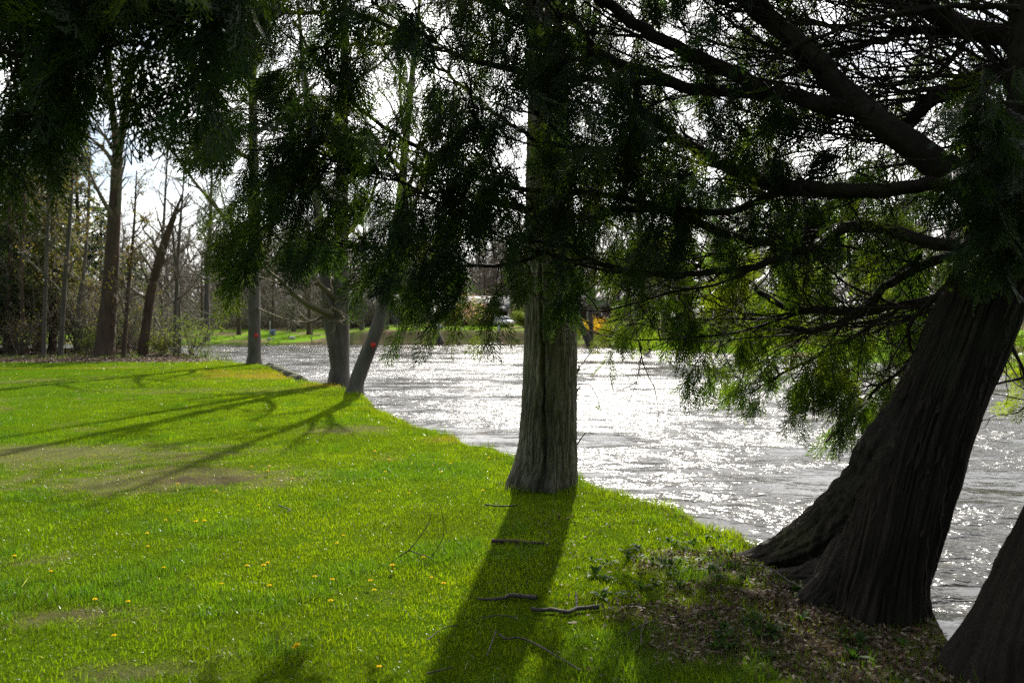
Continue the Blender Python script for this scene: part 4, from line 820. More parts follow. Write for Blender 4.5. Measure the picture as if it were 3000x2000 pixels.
# undergrowth under the wood, too tangled to count
rng = np.random.default_rng(404); A, B, C = [], [], []
for _ in range(420):
    px = rng.uniform(-250, 520); Y = rng.uniform(44.5, 56); b0 = np.array(gb(px, Y)); hh = rng.uniform(1, 5.5)
    q = grow(rng, b0, rng.normal(0, .18, 3) + (0, 0, 1), hh, 9, .07, .02); A.append((q, np.linspace(.006 + .004 * hh, .006, 9)))
    for _ in range(6):
        p, d = along(q, rng.uniform(.25, .95)); w = grow(rng, p, side_dir(rng, d, .8), hh * rng.uniform(.12, .35), 5, .15, .02); B.append((w, np.linspace(.012, .006, 5)))
        for _ in range(3): p2, d2 = along(w, rng.uniform(.3, 1)); C.append((grow(rng, p2, side_dir(rng, d2, .7), hh * .1, 4, .15, 0), np.linspace(.007, .004, 4)))
mb = MB(); mb.tubes(A, 4); mb.tubes(B, 3); mb.tubes(C, 3); tag(mb.build('undergrowth', M_TWIG), 'tangle of bare grey saplings under the wood', 'undergrowth', kind='stuff')
mb = MB(); leaves_at(mb, rng, C[:2600], 1, .10, LGR + YEL[:1], .15)
k = 2600; px = rng.uniform(-200, 620, k); Yk = rng.uniform(40.5, 47, k); Xk = (px - 1500) / F * Yk; zk = land(Xk, Yk)[0]
a = unit(rng.normal(0, 1, (k, 3)) * (1, 1, .5) + (0, 0, .6)) * rng.uniform(.06, .16, (k, 1)); s_ = unit(np.cross(a, rng.normal(0, 1, (k, 3)))) * .03; c0 = np.stack([Xk, Yk, zk + rng.uniform(0, .12, k)], -1)
cl = fbm(Xk * .8, Yk * .8, 66, 2) > .5
mb.add(np.stack([c0, c0 + a * .5 + s_, c0 + a, c0 + a * .5 - s_], 1)[cl].reshape(-1, 3), quad=np.arange(4 * cl.sum()).reshape(-1, 4), col=(.09, .14, .03))
tag(mb.build('ground_cover_plants', M_LEAF), 'scattered light green seedlings on the leaf litter under the wood', 'ground cover', kind='stuff')

# ------------------------------------------------------------------ across the river
def fb(px, Y): X = (px - 1500) / F * Y; return (X, Y, gz(X, Y))
# prototypes of bare trees, far below each other they are copied with all their parts
protos = []
for k, (h, r, nl, lean, sprd) in enumerate(((17, .28, 16, (0, 0), .34), (20, .33, 18, (.02, 0), .30), (14, .20, 14, (-.03, 0), .40), (18, .24, 16, (.06, 0), .32), (11, .13, 13, (-.06, 0), .36))):
    protos.append(bare_tree('far_tree', fb(1000 + k, 150), 'x', h=h, r=r, seed=900 + k, lean=lean, nlimb=nl + 8, nsub=8, ntwig=6, first=.10, spread=sprd, mat_c=M_FTWIG, mat_t=M_GREY if k % 2 else M_BROWN, rmin=.022))
used = [False] * len(protos)
def far_tree(px, Y, k, sc, rz, label, group):
    if not used[k]:
        used[k] = True; o = protos[k]; o.location = fb(px, Y); o.rotation_euler = (0, 0, rz); o.scale = (sc,) * 3; o['label'] = label; o['group'] = group; return o
    return copy_thing(protos[k], fb(px, Y), rz, sc, label, group)
rng = np.random.default_rng(515)
FT = [(700, 112, 0, .9), (760, 128, 1, .9), (800, 110, 2, 1.0), (860, 118, 1, .8), (905, 112, 0, 1.0), (690, 140, 3, 1), (650, 118, 4, 1.2), (590, 112, 2, 1.1), (1060, 108, 1, .85), (1135, 103, 3, .7), (1180, 120, 0, 1.0), (950, 130, 1, 1), (1020, 125, 2, 1.2), (1240, 128, 1, .9),
      (1310, 122, 0, .95), (1345, 135, 3, 1.0), (1420, 130, 2, 1.2), (1520, 128, 1, 1.0), (1475, 140, 0, 1), (1850, 84, 3, .8), (1960, 92, 2, 1), (2080, 80, 4, 1.2), (2190, 78, 1, .8), (2300, 74, 2, 1), (2420, 64, 0, .75), (2540, 62, 3, .8), (2680, 56, 1, .7), (2830, 52, 2, .8), (2960, 48, 0, .7), (3060, 47, 3, .8), (1740, 108, 1, .9), (1800, 112, 0, .9), (1640, 120, 3, 1), (1580, 125, 0, 1)]
for px, Y, k, sc in FT:
    lb = 'bare grey-brown tree on the far bank lawn' if px < 1250 else ('bare tree among the houses across the river' if px < 1800 else 'bare tree on the low green bank at the right across the river')
    far_tree(px, Y, k, sc * rng.uniform(.92, 1.08), rng.uniform(0, 6.28), lb, 'bare trees across the river' if px < 1250 else ('bare trees by the houses' if px < 1800 else 'bare trees on the low right bank'))
def bank_trunk(L, Y, label, seed, mat=M_GREY, **kw):
    sp = below(px_spine(L, Y)); return bare_tree('far_tree', base_of(sp), label, h=9, seed=seed, spine=sp, mat_t=mat, mat_c=M_FTWIG, rmin=.014, nsub=6, ntwig=5, **kw)
bank_trunk([(1292, 1004, 22), (1284, 985, 18), (1272, 955, 15), (1262, 925, 13), (1255, 890, 12), (1250, 800, 10), (1240, 700, 6), (1236, 620, 2)], 98, 'leaning mossy trunk growing out of the brown earth bank', 931, nlimb=12, spread=.35)
bank_trunk([(1908, 1004, 46), (1902, 985, 36), (1894, 955, 30), (1888, 910, 28), (1880, 800, 24), (1872, 650, 18), (1868, 480, 8), (1866, 400, 2)], 78, 'thickest dark trunk on the low right bank across the river', 932, M_BROWN, nlimb=16, spread=.3)
bank_trunk([(1862, 1000, 14), (1854, 980, 12), (1848, 940, 11), (1840, 880, 9), (1826, 760, 7), (1820, 640, 2)], 80, 'thin leaning trunk left of the thickest dark trunk across the river', 933, M_BROWN, nlimb=12, spread=.35)
bank_trunk([(1742, 1012, 26), (1718, 985, 22), (1700, 950, 20), (1688, 900, 18), (1680, 800, 14), (1676, 650, 8), (1674, 560, 2)], 84, 'trunk leaning left beside a brush heap at the far waterline', 934, nlimb=13, spread=.32)
bank_trunk([(1730, 1006, 16), (1732, 970, 14), (1730, 920, 13), (1734, 820, 11), (1740, 680, 7), (1742, 560, 2)], 86, 'upright trunk next to the left-leaning one across the river', 935, nlimb=13, spread=.32)
# closed wood farther back
rng = np.random.default_rng(616)
def merged(o):
    out = []
    for c in kids(o):
        me = c.data; v = np.empty(len(me.vertices) * 3, np.float32); me.vertices.foreach_get('co', v)
        li = np.empty(len(me.loops), np.int32); me.loops.foreach_get('vertex_index', li); ls = np.empty(len(me.polygons), np.int32); me.polygons.foreach_get('loop_start', ls)
        n_ = np.diff(np.append(ls, len(li))); t3 = li[ls[n_ == 3][:, None] + np.arange(3)]; t4 = li[ls[n_ == 4][:, None] + np.arange(4)]
        out.append((v.reshape(-1, 3).astype(float), t3, t4))
    return out
PM = [merged(p) for p in protos]
def woods(name, spots, label, mat):
    mb = MB()
    for px, Y, k, sc in spots:
        a = rng.uniform(0, 6.28); ca, sa = math.cos(a), math.sin(a); b0 = np.array(fb(px, Y))
        for v, t3, t4 in PM[k]:
            w = v * sc; w = np.stack([w[:, 0] * ca - w[:, 1] * sa, w[:, 0] * sa + w[:, 1] * ca, w[:, 2]], -1) + b0; mb.add(w, tri=t3, quad=t4)
    return tag(mb.build(name, mat), label, 'wood', kind='stuff')
sp = [(rng.uniform(300, 1150), rng.uniform(138, 210), int(rng.integers(0, 5)), rng.uniform(.9, 1.25)) for _ in range(150)] + [(rng.uniform(1150, 1900), rng.uniform(142, 220), int(rng.integers(0, 5)), rng.uniform(.9, 1.2)) for _ in range(110)] + [(rng.uniform(1900, 3300), rng.uniform(95, 170), int(rng.integers(0, 5)), rng.uniform(.8, 1.1)) for _ in range(130)] + [(rng.uniform(-700, 300), rng.uniform(112, 190), int(rng.integers(0, 5)), rng.uniform(.9, 1.2)) for _ in range(45)]
woods('forest', sp, 'grey-brown leafless wood closing the view across the river', M_FTWIG)
# undergrowth of that wood: greenish brush
A, B, C = [], [], []
for ib in range(2300):
    px = rng.uniform(-200, 3200) if ib < 1500 else rng.uniform(350, 1200); Y = rng.uniform(122, 150) if px < 1800 else rng.uniform(75, 105); b0 = np.array(fb(px, Y)); hh = rng.uniform(1.2, 4) if ib < 1500 else rng.uniform(2.5, 7)
    for _ in range(4):
        q = grow(rng, b0 + rng.normal(0, .4, 3) * (1, 1, 0), rng.normal(0, .35, 3) + (0, 0, 1), hh * rng.uniform(.5, 1), 6, .10, .0); A.append((q, np.linspace(.03, .014, 6)))
        for _ in range(4): p, d = along(q, rng.uniform(.3, 1)); C.append((grow(rng, p, side_dir(rng, d, .8), hh * .3, 4, .15, 0), np.linspace(.016, .01, 4)))
mb = MB(); mb.tubes(A, 3); mb.tubes(C, 3); tag(mb.build('brush', M_FTWIG), 'brown brush under the far wood', 'brush', kind='stuff')
mb = MB(); leaves_at(mb, rng, C[::2], 2, .22, [(0.09, 0.115, 0.03), (0.07, 0.09, 0.03), (0.12, 0.12, 0.045)], .3); tag(mb.build('brush_leaves', M_LEAF), 'first green haze of leaves on the far brush', 'brush', kind='stuff')
# bushes
leafy_bush('blossom_tree', fb(1385, 112), 'pink blossoming small tree in front of the dark red house', 4.8, 3.2, 81, [(0.62, 0.36, 0.42), (0.70, 0.46, 0.50), (0.55, 0.33, 0.38)], 14, cat='tree', leaf=(4, .16, .22))
leafy_bush('yellow_bush', fb(1748, 97), 'bright yellow flowering bush by the grey-roofed house', 2.5, 2.0, 82, [(0.62, 0.36, 0.02), (0.70, 0.45, 0.03)], 16, leaf=(5, .14, .18))
leafy_bush('yellow_bush', fb(1695, 98), 'smaller yellow flowering bush hugging the furrowed trunk in view', 2.2, 1.5, 83, [(0.55, 0.42, 0.03), (0.45, 0.42, 0.05)], 14, leaf=(4, .14, .18))
leafy_bush('round_shrub', fb(1535, 108), 'yellow-green round shrub beside the silver car', 2.4, 1.6, 84, [(0.16, 0.20, 0.03), (0.12, 0.17, 0.03)], 22, leaf=(6, .16, .2))
leafy_bush('round_shrub', fb(1270, 112), 'dark green shrub behind the mossy leaning trunk', 2.6, 1.8, 85, [(0.045, 0.07, 0.025), (0.06, 0.09, 0.03)], 22, leaf=(6, .16, .2))
for px, Y, s_, lb in ((1985, 80, 86, 'green leafing bush just right of the thickest trunk across the river'), (2140, 72, 87, 'green leafing bush on the low bank behind the hanging cedar sprays'), (2330, 64, 88, 'leafing bush on the right bank beyond the drooping cedar boughs'), (2900, 46, 89, 'leafing bush on the right bank beyond the leaning cedar trunk'), (1790, 84, 90, 'olive bush between the upright trunk and the thin leaning trunk')):
    leafy_bush('leafing_bush', fb(px, Y), lb, 2.6, 2.4, s_, [(0.09, 0.13, 0.03), (0.11, 0.14, 0.035)], 18, leaf=(3, .14, .2))
# brush heap at the far waterline
rng = np.random.default_rng(717); b0 = np.array(fb(1725, 84.5)); L_ = []
for _ in range(160):
    p = b0 + rng.normal(0, 1, 3) * (1.3, .5, 0) + (0, 0, rng.uniform(-.2, .9)); q = grow(rng, p, rng.normal(0, 1, 3) * (1, 1, .5), rng.uniform(.8, 2.4), 6, .12, -.03); L_.append((q, np.linspace(.03, .012, 6)))
root = thing('brush_heap', b0, 'dark heap of dead branches at the far waterline', 'brush heap'); mb = MB(); mb.tubes(L_, 4); mb.build('twigs', M_BROWN, root)

def gable_house(name, c, label, w, d, h, rh, rz, wall, roof, wins, chim=None, over=.35, post=None):
    c = np.array(c, float); root = thing(name, c, label, 'house'); ca, sa = math.cos(rz), math.sin(rz)
    T = lambda v: np.stack([v[:, 0] * ca - v[:, 1] * sa, v[:, 0] * sa + v[:, 1] * ca, v[:, 2]], -1) + c
    v = np.array([(x, y, z) for x in (-w / 2, w / 2) for y in (-d / 2, d / 2) for z in (-.4, h)] + [(-w / 2, 0, h + rh), (w / 2, 0, h + rh)], float)
    mb = MB(); mb.add(T(v), quad=[[0, 4, 5, 1], [2, 3, 7, 6], [0, 1, 3, 2], [4, 6, 7, 5]], tri=[[1, 8, 3], [5, 7, 9]]); mb.build('wall', wall, root)
    sl = rh / (d / 2); y = d / 2 + over; x = w / 2 + over; mb = MB(); t = .14
    for s in (-1, 1):
        vv = np.array([(-x, s * y, h - over * sl + .02), (x, s * y, h - over * sl + .02), (x, 0, h + rh + .02), (-x, 0, h + rh + .02)], float); vv2 = vv + (0, 0, t)
        mb.add(T(np.vstack([vv, vv2])), quad=[[0, 1, 2, 3], [4, 7, 6, 5], [0, 4, 5, 1], [1, 5, 6, 2], [0, 3, 7, 4], [2, 6, 7, 3]])
    rf = mb.build('roof', roof, root)
    if chim is not None:
        mb = MB(); p = T(np.array([chim[:3]], float))[0]; mb.box(p, (chim[3], chim[3] * .7, chim[4]), rz); mb.box(p + (0, 0, chim[4] / 2 + .06), (chim[3] + .16, chim[3] * .7 + .16, .12), rz); mb.build('chimney', M_BRICK, rf, origin=c)
    for (wx_, wz_, ww, wh) in wins:
        p = T(np.array([(wx_, -d / 2 - .03, wz_)]))[0]; mb = MB()
        for dx, dz, sx, sz in ((0, wh / 2, ww + .2, .1), (0, -wh / 2, ww + .2, .1), (-ww / 2, 0, .1, wh - .1), (ww / 2, 0, .1, wh - .1), (0, 0, .05, wh - .1)): mb.box(p + (dx * ca, dx * sa, dz), (sx, .08, sz), rz)
        f = mb.build('window', M_WHITE, root); mb = MB(); mb.box(p + (0, .02, 0), (ww, .03, wh), rz); mb.build('pane', M_GLASS, f, origin=c)
    return root
h1 = gable_house('house', fb(1405, 121), 'dark red house half hidden by the pink blossom', 8.5, 6, 2.6, 1.6, 0.0, M_MAROON, M_ROOF, [(.35, 1.5, .9, 1.2), (-2.4, 1.5, 1.0, 1.2)], (-2.5, .8, 4.4, .7, 1.4))
h1b = thing('carport', fb(1470, 116), 'open carport with grey hipped roof and pale corner post beside the silver car', 'carport'); cc = np.array(h1b.location)
mb = MB(); x, y = 1.15, 1.6; v = np.array([(-x, -y, 2.05), (x, -y, 2.05), (x, y, 2.05), (-x, y, 2.05), (-.35, -.4, 2.8), (.35, -.4, 2.8), (.35, .4, 2.8), (-.35, .4, 2.8)]) + cc
mb.add(v, quad=[[3, 2, 1, 0], [0, 1, 5, 4], [1, 2, 6, 5], [2, 3, 7, 6], [3, 0, 4, 7], [4, 5, 6, 7]]); mb.build('roof', M_ROOF, h1b)
mb = MB(); mb.box(cc + (0, 1.3, .9), (2.0, .12, 2.24)); mb.build('wall', M_MAROON, h1b)
for dx in (-.95, .95): mb = MB(); mb.box(cc + (dx, -1.4, .85), (.13, .13, 2.36)); mb.build('post', M_WHITE, h1b)
gable_house('house', fb(1775, 125), 'long low house with wide grey roof and brick chimney behind bare trees', 12, 8, 3.2, 3.0, 0.05, M_MAROON, M_ROOF, [(-3, 1.7, 1.1, 1.2), (1, 1.7, 1.4, 1.2), (4, 1.7, 1, 1.2)], (2.0, -.6, 6.6, 1.15, 2.2))
gable_house('house', fb(1120, 130), 'dim house far behind the leaning bank tree and cedar sprays', 10, 7, 2.8, 2.2, -.1, M_MAROON, M_ROOF, [(-2, 1.6, 1.1, 1.2), (2, 1.6, 1.1, 1.2)])

def car(name, base, rz, label, paint):
    base = np.array(base); root = thing(name, base, label, 'car'); ca, sa = math.cos(rz), math.sin(rz)
    R = lambda v: np.stack([np.asarray(v)[:, 0] * ca - np.asarray(v)[:, 1] * sa, np.asarray(v)[:, 0] * sa + np.asarray(v)[:, 1] * ca, np.asarray(v)[:, 2]], -1) + base
    def loft(prof, hw):      # side profile (x, z), half width as a function of z
        n = len(prof); a = np.array([(x, -hw(z), z) for x, z in prof]); b_ = np.array([(x, hw(z), z) for x, z in prof]); mb = MB()
        c1, c2 = a.mean(0), b_.mean(0); v = np.vstack([a, b_, [c1 - (0, .03, 0)], [c2 + (0, .03, 0)]])
        mb.add(R(v), quad=[[i, (i + 1) % n, n + (i + 1) % n, n + i] for i in range(n)], tri=[[(i + 1) % n, i, 2 * n] for i in range(n)] + [[n + i, n + (i + 1) % n, 2 * n + 1] for i in range(n)]); return mb
    lower = [(-2.15, .35), (-2.2, .6), (-2.12, .86), (-1.6, .93), (-1.1, .95), (.75, .97), (1.3, .92), (1.95, .80), (2.15, .62), (2.15, .38), (1.8, .28), (-1.9, .28)]
    cab = [(-1.75, .93), (-1.35, 1.32), (-.9, 1.44), (.1, 1.46), (.5, 1.38), (1.12, .95)]
    loft(lower, lambda z: .86 if z < .7 else .83).build('body', paint, root, True); g = loft(cab, lambda z: .80 - .28 * max(0, z - .93)).build('windows', M_GLASS, root)
    mb = loft([(-1.3, 1.36), (-.9, 1.465), (.1, 1.485), (.48, 1.40), (.1, 1.45), (-.9, 1.43)], lambda z: .64); mb.build('roof', paint, root)
    for sx in (-1.35, 1.38):
        for sy in (-.84, .84):
            a = np.linspace(0, 2 * math.pi, 20, endpoint=False); mb = MB(); rings = [(.0, -.10), (.31, -.10), (.33, -.06), (.33, .06), (.31, .10), (.0, .10)]
            v = np.concatenate([np.stack([sx + r_ * np.cos(a), np.full(20, sy + y_), .32 + r_ * np.sin(a)], -1) for r_, y_ in rings]); mb.add(R(v), quad=[[k * 20 + i, k * 20 + (i + 1) % 20, (k + 1) * 20 + (i + 1) % 20, (k + 1) * 20 + i] for k in range(5) for i in range(20)]); wl_ = mb.build('wheel', M_TYRE, root)
            mb = MB(); v = np.concatenate([np.stack([sx + r_ * np.cos(a), np.full(20, sy + math.copysign(y_, sy)), .32 + r_ * np.sin(a)], -1) for r_, y_ in ((.2, .105), (.17, .115), (.0, .112))]); mb.add(R(v), quad=[[k * 20 + i, k * 20 + (i + 1) % 20, (k + 1) * 20 + (i + 1) % 20, (k + 1) * 20 + i] for k in range(2) for i in range(20)]); mb.build('rim', M_STEEL, wl_, origin=base)
    for sy in (-.6, .6): mb = MB(); mb.box(R([(2.13, sy, .66)])[0], (.08, .3, .13), rz); mb.build('headlight', M_WHITE, root)
    return root
car('parked_car', fb(1476, 111.5), -1.25, 'silver car parked nose-on beside the carport, glinting', M_CAR)

def rock(p, r, seed, label, mat, group=None):
    rng = np.random.default_rng(seed); root = thing('rock', p, label, 'rock', group); u = np.linspace(0, 2 * math.pi, 18, endpoint=False); w = np.linspace(-math.pi / 2, math.pi / 2, 10); U, Wv = np.meshgrid(u, w)
    k = 1 + .35 * (vnoise(U / (2 * math.pi) * 5, Wv * 1.6, seed, 5) - .5) + .2 * (vnoise(U / (2 * math.pi) * 10, Wv * 4, seed + 1, 10) - .5)
    v = np.stack([np.cos(U) * np.cos(Wv) * r[0], np.sin(U) * np.cos(Wv) * r[1], np.sin(Wv) * r[2]], -1) * k[..., None] + np.array(p) + (0, 0, r[2] * .45)
    i = np.arange(180).reshape(10, 18); mb = MB(); mb.add(v.reshape(-1, 3), quad=np.stack([i[:-1], np.roll(i, -1, 1)[:-1], np.roll(i, -1, 1)[1:], i[1:]], -1).reshape(-1, 4)); mb.build('stone', mat, root, True); return root
rock(fb(856, 103), (.42, .3, .26), 1, 'whitish boulder on the far green slope', M_ROCK); rock(fb(788, 101.5), (.24, .2, .24), 2, 'grey stone left of the whitish boulder', M_ROCK); rock(fb(801, 103), (.13, .12, .14), 3, 'little white stone between grey stone and whitish boulder', M_ROCK)
rock(fb(1286, 103.5), (.55, .4, .42), 4, 'rounded grey rock on top of the brown earth bank', M_ROCK); rock(fb(1220, 103.5), (.32, .3, .24), 5, 'pale rock left of the rounded grey rock', M_ROCK); rock(fb(1352, 103.2), (.18, .15, .14), 6, 'small white rock below the pink blossom', M_ROCK)
for i, (px, py, r) in enumerate(((795, 1074, .5), (815, 1082, .45), (835, 1092, .4), (856, 1104, .42), (862, 1108, .3), (780, 1071, .4))):
    Y = GY(py); X = (px - 1500) / F * Y + .15
    rock((X, Y, -.42), (r, r * .7, .34), 20 + i, 'dark mossy stone edging the far tip of the lawn', M_DROCK, 'mossy stones along the lawn tip')
t = thing('garden_seat', fb(797, 108), 'small pale blue garden seat on the far slope', 'seat'); c = np.array(t.location)
mb = MB(); mb.box(c + (0, 0, .42), (.8, .5, .07)); mb.build('seat', M_BLUE, t); mb = MB(); mb.box(c + (0, .26, .72), (.8, .06, .5)); mb.build('backrest', M_BLUE, t)
for sx in (-.34, .34):
    for sy in (-.2, .2): mb = MB(); mb.box(c + (sx, sy, .19), (.06, .06, .39)); mb.build('leg', M_BLUE, t)
t = thing('thin_pole', fb(791, 108.5), 'thin pale pole beside the blue garden seat', 'pole'); c = np.array(t.location); mb = MB(); mb.tubes([(np.array([c - (0, 0, .2), c + (0, 0, 1), c + (0, 0, 2.1)]), .035)], 8); mb.build('shaft', M_WHITE, t)
t = thing('white_post', fb(1461, 99.3), 'short white post on the earth bank above the dock', 'post'); c = np.array(t.location); mb = MB(); mb.box(c + (0, 0, .3), (.26, .2, .9)); mb.build('post', M_WHITE, t); mb = MB(); mb.box(c + (0, 0, .78), (.34, .28, .06)); mb.build('cap', M_WHITE, t)
t = thing('dock', (*P(1453, 1003, 95.6)[:2], -.45), 'narrow pale dock at the far waterline below the white post', 'dock'); c = np.array(t.location)
mb = MB(); [mb.box(c + (x, 0, .22), (.17, 1.6, .05)) for x in np.arange(-.8, .81, .19)]; mb.build('deck', M_WHITE, t)
for sx in (-.75, .75): mb = MB(); mb.box(c + (sx, -.6, -.2), (.1, .1, .79)); mb.build('pile', M_WOOD, t)
t = thing('rail_fence', fb(1776, 93), 'low grey rail fence on the low bank left of the thickest trunk', 'fence'); c = np.array(t.location)
for z in (.35, .75): mb = MB(); mb.box(c + (0, 0, z), (3.6, .07, .11)); mb.build('rail', M_WOOD, t)
for x in (-1.7, -.55, .6, 1.7): mb = MB(); mb.box(c + (x, .1, .4), (.12, .11, 1.1)); mb.build('post', M_WOOD, t)

# ------------------------------------------------------------------ the lawn
rng = np.random.default_rng(11)
def blades(ya, yb, dens, hgt, wid, seg2, xpad=1.5, xmax=6):
    """grass between two depths, `dens` blades a square metre"""
    Ntry = 0; out = MB(); w0, w1 = -0.66 * yb - xpad, min(0.66 * yb + xpad, xmax)
    n_ = int(dens * (w1 - w0) * (yb - ya)); x = rng.uniform(w0, w1, n_); y = rng.uniform(ya, yb, n_)
    k = np.abs(x) < 0.66 * y + xpad; x, y = x[k], y[k]
    z, dn, _, _, nr = land(x, y); k = nr & (z > -0.16); x, y, z, dn = x[k], y[k], z[k], dn[k]
    dry, soil, lit, moss, n1, n2, n3 = covers(x, y)
    clump = fbm(x * 7, y * 7, 55, 2); keep = rng.uniform(0, 1, len(x)) < (1 - .12 * dry) * (1 - .6 * soil) * (1 - np.where(y > 30, .97, .6) * lit) * (.45 + .9 * clump)
    x, y, z, dn, dry, lit, moss, n1, n2, n3, clump = [q[keep] for q in (x, y, z, dn, dry, lit, moss, n1, n2, n3, clump)]
    N = len(x); edge = np.maximum(sstep(.55, .05, dn), 1.3 * np.exp(-((np.hypot(x - .30, y - 8.3) - .44) / .14) ** 2))
    h = hgt * rng.uniform(.45, 1.25, N) * (.6 + .9 * clump) * (1 - .6 * dry) * (1 + 1.9 * edge * rng.uniform(0, 1, N) * sstep(.3, .6, n2)) * (.75 + .5 * n1)
    dead = rng.uniform(0, 1, N) < (.17 + .58 * dry + .25 * lit)
    az = rng.uniform(0, 6.28, N); lean = np.abs(rng.normal(0, .45, N)) + dead * rng.uniform(.5, 1.6, N); face = az + rng.normal(0, .8, N) + 1.57
    d = np.stack([np.cos(az) * np.sin(lean), np.sin(az) * np.sin(lean), np.cos(lean)], -1); sd = np.stack([np.cos(face), np.sin(face), np.zeros(N)], -1) * (wid * rng.uniform(.6, 1.3, N))[:, None] / 2
    b0 = np.stack([x, y, z - .004], -1); N = len(x); col = np.stack([.085 + .11 * n3 + .02 * n2, .165 + .08 * n3, .005 + .007 * n1], -1) * rng.uniform(.6, 1.3, N)[:, None] * (.55 + .9 * fbm(x * 2.6, y * 2.6, 81, 3))[:, None]
    away = sstep(1.8, 8.0, dn + 3 * (n1 - .5)) * .75; col = mixv(col, np.stack([.034 + .026 * n2, .100 + .03 * n2, .011 + 0 * x], -1) * rng.uniform(.65, 1.2, N)[:, None] * (.6 + .8 * fbm(x * 2.6, y * 2.6, 81, 3))[:, None], away)
    blue = sstep(.56, .70, fbm(x * 1.7 + 40, y * 1.7, 83, 3)); col = mixv(col, (.055, .135, .028), .6 * blue); h = h * (1 + .6 * blue)
    col = mixv(col, (.22, .18, .105), np.where(dead, rng.uniform(.6, 1, N), dry * .6)); pale = dead & (rng.uniform(0, 1, N) < .10); col = mixv(col, (.62, .60, .48), pale * .9); col = mixv(col, (.27, .17, .03), moss * rng.uniform(.35, 1, N) * .75)  # some dead blades whitened: sun sparkle on the grass put in as colour
    if seg2:
        drp = np.stack([np.cos(az), np.sin(az), -.8 * np.ones(N)], -1) * (h * rng.uniform(0, .35, N))[:, None]
        mid = b0 + d * (h * .55)[:, None]; tip = b0 + d * h[:, None] + drp
        v = np.stack([b0 - sd, b0 + sd, mid + sd * .8, mid - sd * .8, tip], 1); i = np.arange(N) * 5
        out.add(v.reshape(-1, 3), quad=np.stack([i, i + 1, i + 2, i + 3], -1), tri=np.stack([i + 3, i + 2, i + 4], -1), col=np.repeat(col, 5, 0))
    else:
        v = np.stack([b0 - sd, b0 + sd, b0 + d * h[:, None]], 1); out.add(v.reshape(-1, 3), tri=np.arange(3 * N).reshape(-1, 3), col=np.repeat(col, 3, 0))
    return out
gb_ = MB()
for a_ in (blades(2.6, 6.0, 7000, .040, .0036, True), blades(6.0, 10.5, 4400, .040, .0044, True), blades(10.5, 20, 1800, .040, .0075, False), blades(20, 42, 450, .042, .016, False)):
    for v_, c_ in zip(a_.v, a_.c): pass
    off = gb_.n
    gb_.v += a_.v; gb_.c += a_.c
    for k in (3, 4): gb_.f[k] += [f_ + off for f_ in a_.f[k]]
    gb_.n += a_.n
print('grass verts', gb_.n)
tag(gb_.build('grass', M_GRASS), 'bright green lawn grass along the river', 'grass', kind='stuff')
# dead leaves and crumbs of bark under the cedars, and in the wood
def litter(n_, pick, size, cols):
    x, y = pick(n_); z, dn, _, _, nr = land(x, y); lit = covers(x, y)[2]; k = nr & (z > -.1) & (rng.uniform(0, 1, len(x)) < lit * .97 + .03); x, y, z = x[k], y[k], z[k]; N = len(x)
    a = unit(rng.normal(0, 1, (N, 3)) * (1, 1, .3)) * (size * rng.uniform(.5, 1.4, N))[:, None]; s = unit(np.cross(a, rng.normal(0, .5, (N, 3)) + (0, 0, 1))) * (size * rng.uniform(.15, .38, N))[:, None]
    c0 = np.stack([x, y, z + rng.uniform(.004, .02, N)], -1); up = np.array([0, 0, 1]) * (size * rng.uniform(0, .3, N))[:, None]
    v = np.stack([c0 - a * .5 + up * .5, c0 + s + up, c0 + a * .5, c0 - s], 1); mb = MB(); mb.add(v.reshape(-1, 3), quad=np.arange(4 * N).reshape(-1, 4), col=np.repeat(np.array(cols)[rng.integers(0, len(cols), N)] * rng.uniform(.6, 1.4, (N, 1)), 4, 0)); return mb
LC = [(.11, .075, .05), (.07, .045, .03), (.17, .125, .085), (.09, .045, .03), (.22, .18, .13)]
mb = litter(26000, lambda n_: (rng.uniform(.2, 3.0, n_), rng.uniform(2.6, 7.2, n_)), .032, LC); tag(mb.build('leaf_litter', M_LITTER), 'brown leaf litter under the leaning cedar', 'leaf litter', kind='stuff')
mb = litter(42000, lambda n_: (rng.uniform(-34, -13, n_), rng.uniform(37, 52, n_)), .13, LC + [(.34, .27, .2)]); tag(mb.build('leaf_litter', M_LITTER), 'pale brown leaf litter along the wood edge', 'leaf litter', kind='stuff')

# dandelions
def dandelion():
    rng = np.random.default_rng(5); root = thing('dandelion', (0, 0, 0), 'x', 'flower', 'dandelions in the lawn'); mb = MB(); q = grow(rng, (0, 0, 0), (0.1, 0, 1), .06, 5, .05, 0); mb.tubes([(q, .0016)], 5, (.08, .12, .03)); st = mb.build('stalk', M_LEAF, root)
    mb = MB(); c0 = q[-1]
    for ring, (rr, up, m_) in enumerate(((.017, .003, 22), (.013, .007, 18), (.008, .010, 12), (.004, .012, 7))):
        for i in range(m_):
            a = 2 * math.pi * i / m_ + ring * .3 + rng.normal(0, .05); o = np.array([math.cos(a), math.sin(a), 0]); t_ = np.array([-o[1], o[0], 0]) * .0022
            p1 = c0 + o * .002 + (0, 0, .002); p2 = c0 + o * rr * .7 + (0, 0, up); p3 = c0 + o * rr + (0, 0, up * .85); mb.add(np.array([p1 - t_ * .5, p1 + t_ * .5, p2 + t_, p2 - t_, p3 + t_ * .5, p3 - t_ * .5]), quad=[[0, 1, 2, 3], [3, 2, 4, 5]], col=(.74, .53 + rng.uniform(-.04, .06), .004))
    mb.build('flower_head', M_PETAL, root); return root
dand = dandelion(); rng = np.random.default_rng(6); first = True
